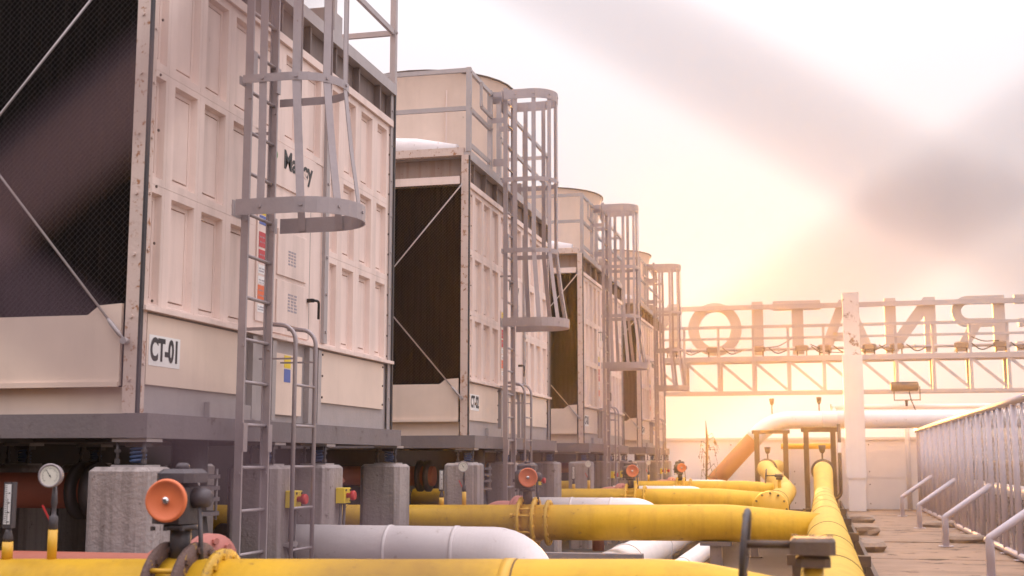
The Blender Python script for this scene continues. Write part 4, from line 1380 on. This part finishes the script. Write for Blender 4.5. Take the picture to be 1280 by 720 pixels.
# ------------------------------------------------------------------ dark floodlight under the truss, white guard rail
t = thing('floodlight', 'dark rounded floodlight on a U bracket below the truss', 'floodlight', (2.6, 41.2, 3.3))
MB().tube([(2.20, 41.1, 3.83), (2.24, 41.1, 3.83), (3.00, 41.1, 3.83), (3.04, 41.1, 3.83)], [0.10, 0.15, 0.15, 0.10], 14).build('housing', 'gear', t)
MB().box((2.24, 41.0, 3.70), (3.0, 41.04, 3.96)).build('lens', 'dark', t)
b = MB()
b.bar((2.30, 41.1, 3.69), (2.30, 41.1, 3.41), 0.03, 0.03)
b.bar((3.07, 41.1, 3.83), (3.07, 41.1, 3.41), 0.03, 0.03)
b.bar((2.285, 41.1, 3.41), (3.085, 41.1, 3.41), 0.03, 0.03)
b.build('bracket', 'brown', t)
MB().tube([(2.66, 41.1, 3.22), (2.66, 41.1, 3.42)], [0.035, 0.05], 8).build('stem', 'brown', t)
MB().tube(fillet([(2.75, 41.1, 3.7), (2.8, 41.05, 3.4), (3.0, 41.2, 2.9), (2.9, 41.4, 2.4)], 0.3), 0.018, 6).build('cable', 'brown', t)

t = thing('guard_rail', 'white pipe guard rail with end cap in front of the parapet', 'railing', (3, 41.4, 2.2))
MB().tube([(0.40, 41.4, 3.22), (8.5, 41.4, 3.22)], 0.075, 12).build('top_pipe', 'wpaint', t)
for x in (0.47, 2.66, 5.6, 8.3):
    MB().tube([(x, 41.4, 0.0), (x, 41.4, 3.30 if x < 1 else 3.14)], 0.075, 12).build('post', 'wpaint', t)
MB().disc_stack((0.39, 41.4, 3.24), (-1, 0, 0), [(0, 0.09), (0.02, 0.09)], 12).build('end_cap', 'brown', t)

# ------------------------------------------------------------------ big white and rust elbow pipe at the far end
t = thing('elbow_pipe', 'big pipe rising rust brown, bending into a white wrapped run', 'pipe', (-1, 40.6, 0))
path = fillet([(-4.4, 40.6, -0.35), (-1.47, 40.6, 2.80), (9.0, 40.6, 2.80)], 1.5, 12)
cut = Vector((-2.02, 40.6, 2.21))
MB().tube([path[0], cut], 0.262, 28).build('rust_section', 'rustpipe', t)
rest = [cut + (cut - path[0]).normalized() * 0.01] + [p for p in path[1:] if p.x > cut.x + 0.1]
MB().tube(rest, 0.275, 28).build('white_section', 'white', t)
MB().tube([(0.10, 40.6, 2.80), (0.16, 40.6, 2.80)], 0.285, 28).build('band', 'white', t)
MB().tube([(0.55, 40.6, 2.80), (0.60, 40.6, 2.80)], 0.285, 28).build('band', 'white', t)


def cup(x, y, z, h, label):
    t = thing('vent_cup', label, 'vent', (x, y, z), 'small flared vents on the pipes')
    MB().tube([(x, y, z - 0.06), (x, y, z + h * 0.5)], 0.02, 8).build('stem', 'brown', t)
    MB().tube([(x, y, z + h * 0.5), (x, y, z + h * 0.62), (x, y, z + h)], [0.03, 0.06, 0.085], 10).build('flare', 'brown', t)


cup(-1.42, 40.6, 3.06, 0.42, 'small dark flared vent on the bend of the white pipe')
cup(0.02, 40.6, 3.07, 0.44, 'small dark flared vent on the straight white pipe')
cup(-1.30, 33.2, 1.56, 0.34, 'small dark flared vent on the left yellow riser')
cup(0.05, 29.2, 1.545, 0.36, 'small dark flared vent on the right yellow riser')

# ------------------------------------------------------------------ brown steel frames
t = thing('pipe_portal', 'brown steel portal frame over the end of the long yellow header', 'pipe frame', (0.05, 33, 0), 'brown pipe frames')
for x in (-0.33, 0.33):
    MB().box((x - 0.065, 32.93, 0), (x + 0.065, 33.07, 2.27)).build('post', 'brown', t)
MB().box((-0.45, 32.92, 2.271), (0.47, 33.08, 2.39)).build('cross_beam', 'brown', t)
t = thing('pipe_portal', 'brown steel portal frame behind the diagonal rust pipe', 'pipe frame', (-1.3, 36.5, 0), 'brown pipe frames')
for x in (-1.72, -0.93):
    MB().box((x - 0.07, 36.43, 0), (x + 0.07, 36.57, 2.3)).build('post', 'brown', t)
MB().box((-1.85, 36.42, 2.301), (-0.80, 36.58, 2.40)).build('cross_beam', 'brown', t)
t = thing('drain_pipe', 'thin brown drain pipe with a rounded bottom bend beside the portal frame', 'pipe', (0.5, 32, 0))
MB().tube(fillet([(0.47, 32.3, 2.45), (0.47, 32.3, 0.66), (0.15, 32.3, 0.6), (0.15, 32.3, 0.3)], 0.2), 0.045, 10).build('body', 'brown', t)
MB().box((0.43, 32.235, 1.75), (0.51, 32.25, 2.0)).build('tag', 'plate', t)
t = thing('yellow_pipe', 'thin yellow pipe crossing low in front of the parapet', 'pipe', (-0.5, 41, 0))
MB().tube([(-1.2, 41.5, 2.0), (0.6, 41.5, 2.0)], 0.09, 12).build('body', 'yband', t)

# ------------------------------------------------------------------ bare shrub
t = thing('bare_shrub', 'thin dry shrub standing against the pale parapet', 'shrub', (-3.4, 39.5, 0))
MB().tube([(-3.42, 39.5, 0), (-3.40, 39.5, 1.2), (-3.36, 39.5, 2.2), (-3.40, 39.5, 2.78)], [0.03, 0.035, 0.045, 0.008], 6).build('trunk', 'twig', t)
b = MB()
for k in range(22):
    z = random.uniform(0.5, 2.3)
    a = random.uniform(0, 6.28)
    p = Vector((-3.40, 39.5, z))
    q = p + Vector((math.cos(a) * 0.25, math.sin(a) * 0.2, random.uniform(0.0, 0.3)))
    r_ = q + Vector((math.cos(a) * 0.12, math.sin(a) * 0.1, random.uniform(-0.55, -0.1)))
    b.tube([p, q, r_], [0.012, 0.009, 0.004], 4, smooth=False)
    for j in range(4):
        c = q.lerp(r_, random.random())
        b.bar(c, c + Vector((random.uniform(-.06, .06), random.uniform(-.06, .06), random.uniform(-.1, .02))), 0.03, 0.004)
o = b.build('crown', 'twig', t)

# ------------------------------------------------------------------ fence on the right
FXR = 2.96
t = thing('mesh_fence', 'tall grey mesh fence with slanting braces along the walkway', 'fence', (FXR, 24, 0))
YA, YB = 5.62, 41.9
MB().tube([(FXR, YA, 2.50), (FXR, YB, 2.50)], 0.062, 12).build('top_rail', 'rail', t)
MB().tube([(FXR, YA, 0.11), (FXR, YB, 0.11)], 0.052, 12).build('bottom_rail', 'rail', t)
y = YA
k = 0
pm = None
while y <= YB + 0.01:
    if pm is None:
        b = MB().tube([(FXR, y, 0), (FXR, y, 2.45)], 0.05, 10)
        b.box((FXR - 0.10, y - 0.10, 0.048), (FXR + 0.10, y + 0.10, 0.058))
        pm = b.build('post', 'rail', t)
        y0p = y
        b = MB().tube(fillet([(FXR - 0.0, y, 1.14), (2.145, y, 0.56), (2.145, y, 0.0)], 0.03, 3), 0.056, 12)
        b.box((2.02, y - 0.11, 0.048), (2.27, y + 0.11, 0.058))
        pb = b.build('brace', 'rail', t)
    else:
        c = pm.copy()
        S.collection.objects.link(c)
        c.location.y += y - y0p
        if k % 4 == 0:
            c = pb.copy()
            S.collection.objects.link(c)
            c.location.y += y - y0p
    y += 1.55
    k += 1
yy = YA + 0.775
ms0 = None
while yy < YB:
    if ms0 is None:
        ms0 = MB().tube([(FXR + 0.01, yy, 0.12), (FXR + 0.01, yy, 2.45)], 0.022, 8).build('mid_stay', 'rail', t)
        y0p = yy
    else:
        c = ms0.copy()
        S.collection.objects.link(c)
        c.location.y += yy - y0p
    yy += 1.55
b = MB()
z0_, z1_, p_ = 0.15, 2.45, 0.15
h_, w_ = z1_ - z0_, YB - YA
for sgn in (1, -1):
    c = -h_
    while c < w_:
        s0_, s1_ = max(0, -c), min(h_, w_ - c)
        if s1_ > s0_ + 0.01:
            ya, yb = c + s0_, c + s1_
            if sgn < 0:
                ya, yb = w_ - ya, w_ - yb
            b.tube([(FXR + 0.045 + 0.004 * sgn, YA + ya, z0_ + s0_), (FXR + 0.045 + 0.004 * sgn, YA + yb, z0_ + s1_)], 0.0035, 3, caps=False, smooth=False)
        c += p_
o = b.build('wire_mesh', 'fwire', t)
o['kind'] = 'stuff'

# machinery beyond the fence, half seen through the mesh
t = thing('plant_housing', 'brown plant housing with dark grilles beyond the mesh fence', 'machine', (5.2, 28, 0))
MB().cbox((4.3, 19, 0), (6.6, 41.0, 1.55), 0.05).build('casing', 'casing', t)
for k in range(7):
    MB().box((4.27, 20.0 + k * 3, 0.5), (4.299, 21.6 + k * 3, 1.1)).build('grille', 'dark', t)
t = thing('roof_pipe', 'pale pipe running beyond the mesh fence', 'pipe', (4.6, 30, 0))
MB().tube([(4.05, 14, 0.9), (4.05, 41, 0.9)], 0.14, 16).build('body', 'wpaint', t)

# ------------------------------------------------------------------ rubble on the walkway
def stone(x, y, sx, sy, sz, name, label, m_='stone', jag=0.18):
    b = MB()
    n = 9
    for zf, sc in ((0, 0.92), (0.5, 1.0), (0.85, 0.9), (1.0, 0.62)):
        for k in range(n):
            a = 2 * math.pi * k / n
            c, s_ = math.cos(a), math.sin(a)
            e = max(abs(c), abs(s_)) ** -0.6
            j = 1 + random.uniform(-jag, jag)
            b.v.append((x + sx * c * e * sc * j, y + sy * s_ * e * sc * j, 0.03 + sz * zf * (1 + random.uniform(-.08, .08))))
    for r_ in range(3):
        for k in range(n):
            b.face((r_ * n + k, r_ * n + (k + 1) % n, r_ * n + n + (k + 1) % n, r_ * n + n + k))
    b.face(tuple(range(n))[::-1])
    b.face(tuple(range(3 * n, 4 * n)))
    o = b.build(name, m_, None, (x, y, 0.03))
    return tag(o, label, 'stone' if name == 'rubble_stone' else 'block', 'loose rubble on the walkway')


stone(0.85, 33.0, 0.40, 0.5, 0.20, 'rubble_stone', 'rough broken stone lump on the walkway edge in front of the white column')
stone(0.85, 27.6, 0.30, 0.45, 0.22, 'rubble_stone', 'rough broken stone on the walkway edge beside the yellow header, second of three')
stone(0.80, 23.0, 0.26, 0.5, 0.20, 'rubble_stone', 'rough broken stone on the walkway edge beside the yellow header, first of three')
stone(2.75, 31.0, 0.50, 0.3, 0.15, 'concrete_block', 'flat stone block at the fence foot by the third brace', 'stone', 0.08)
stone(2.62, 25.6, 0.42, 0.3, 0.15, 'concrete_block', 'flat stone block at the fence foot by the second brace', 'stone', 0.08)
t = thing('kerb_angle', 'dark steel angle edging between the yellow header and the walkway', 'edging', (0.58, 20, 0))
MB().box((0.55, 12, 0.0), (0.60, 41.5, 0.30)).build('angle', 'brown', t)

# ------------------------------------------------------------------ wire fence just in front of the viewer, far out of focus
FY = 0.15
KX, KZ, KW, KH = -0.0505, 1.6295, 0.131, 0.0885
t = thing('wire_fence', 'blurred diamond wire fence close in front of the viewer', 'fence', (0, FY, 0))
for k in range(-46, 35):
    xa = KX + (k - 0.5) * KW / 2 + KW / 4 * 0 - KW / 4
    xb = xa + KW / 2
    pts = []
    for j in range(-18, 10):
        odd = (j + k) % 2
        x = xb if odd else xa
        pts.append((x, FY + (0.0012 if (k % 2) else -0.0012), KZ + j * KH / 2))
    MB().tube(pts, 0.0028, 6).build('wire', 'nearwire', t)
for x in (-3.16, 2.22):
    MB().tube([(x, FY, 0), (x, FY, 2.3)], 0.03, 12).build('post', 'steel', t)
for z in (0.76, 2.12):
    MB().tube([(-3.16, FY + 0.03, z), (2.22, FY + 0.03, z)], 0.006, 8).build('tension_wire', 'steel', t)

# ------------------------------------------------------------------ haze
hz = MB().box((-31, -17, -1.3), (25, 48, 8.2))
M['haze'] = bpy.data.materials.new('haze')
M['haze'].use_nodes = True
ht = M['haze'].node_tree
ht.nodes.clear()
pv = nn(ht, 'ShaderNodeVolumePrincipled')
pv.inputs['Color'].default_value = (0.97, 0.87, 0.72, 1)
pv.inputs['Density'].default_value = 0.0009
pv.inputs['Anisotropy'].default_value = 0.85
ho = nn(ht, 'ShaderNodeOutputMaterial')
ht.links.new(pv.outputs[0], ho.inputs['Volume'])
hz = hz.build('haze', 'haze')
hz['kind'] = 'stuff'
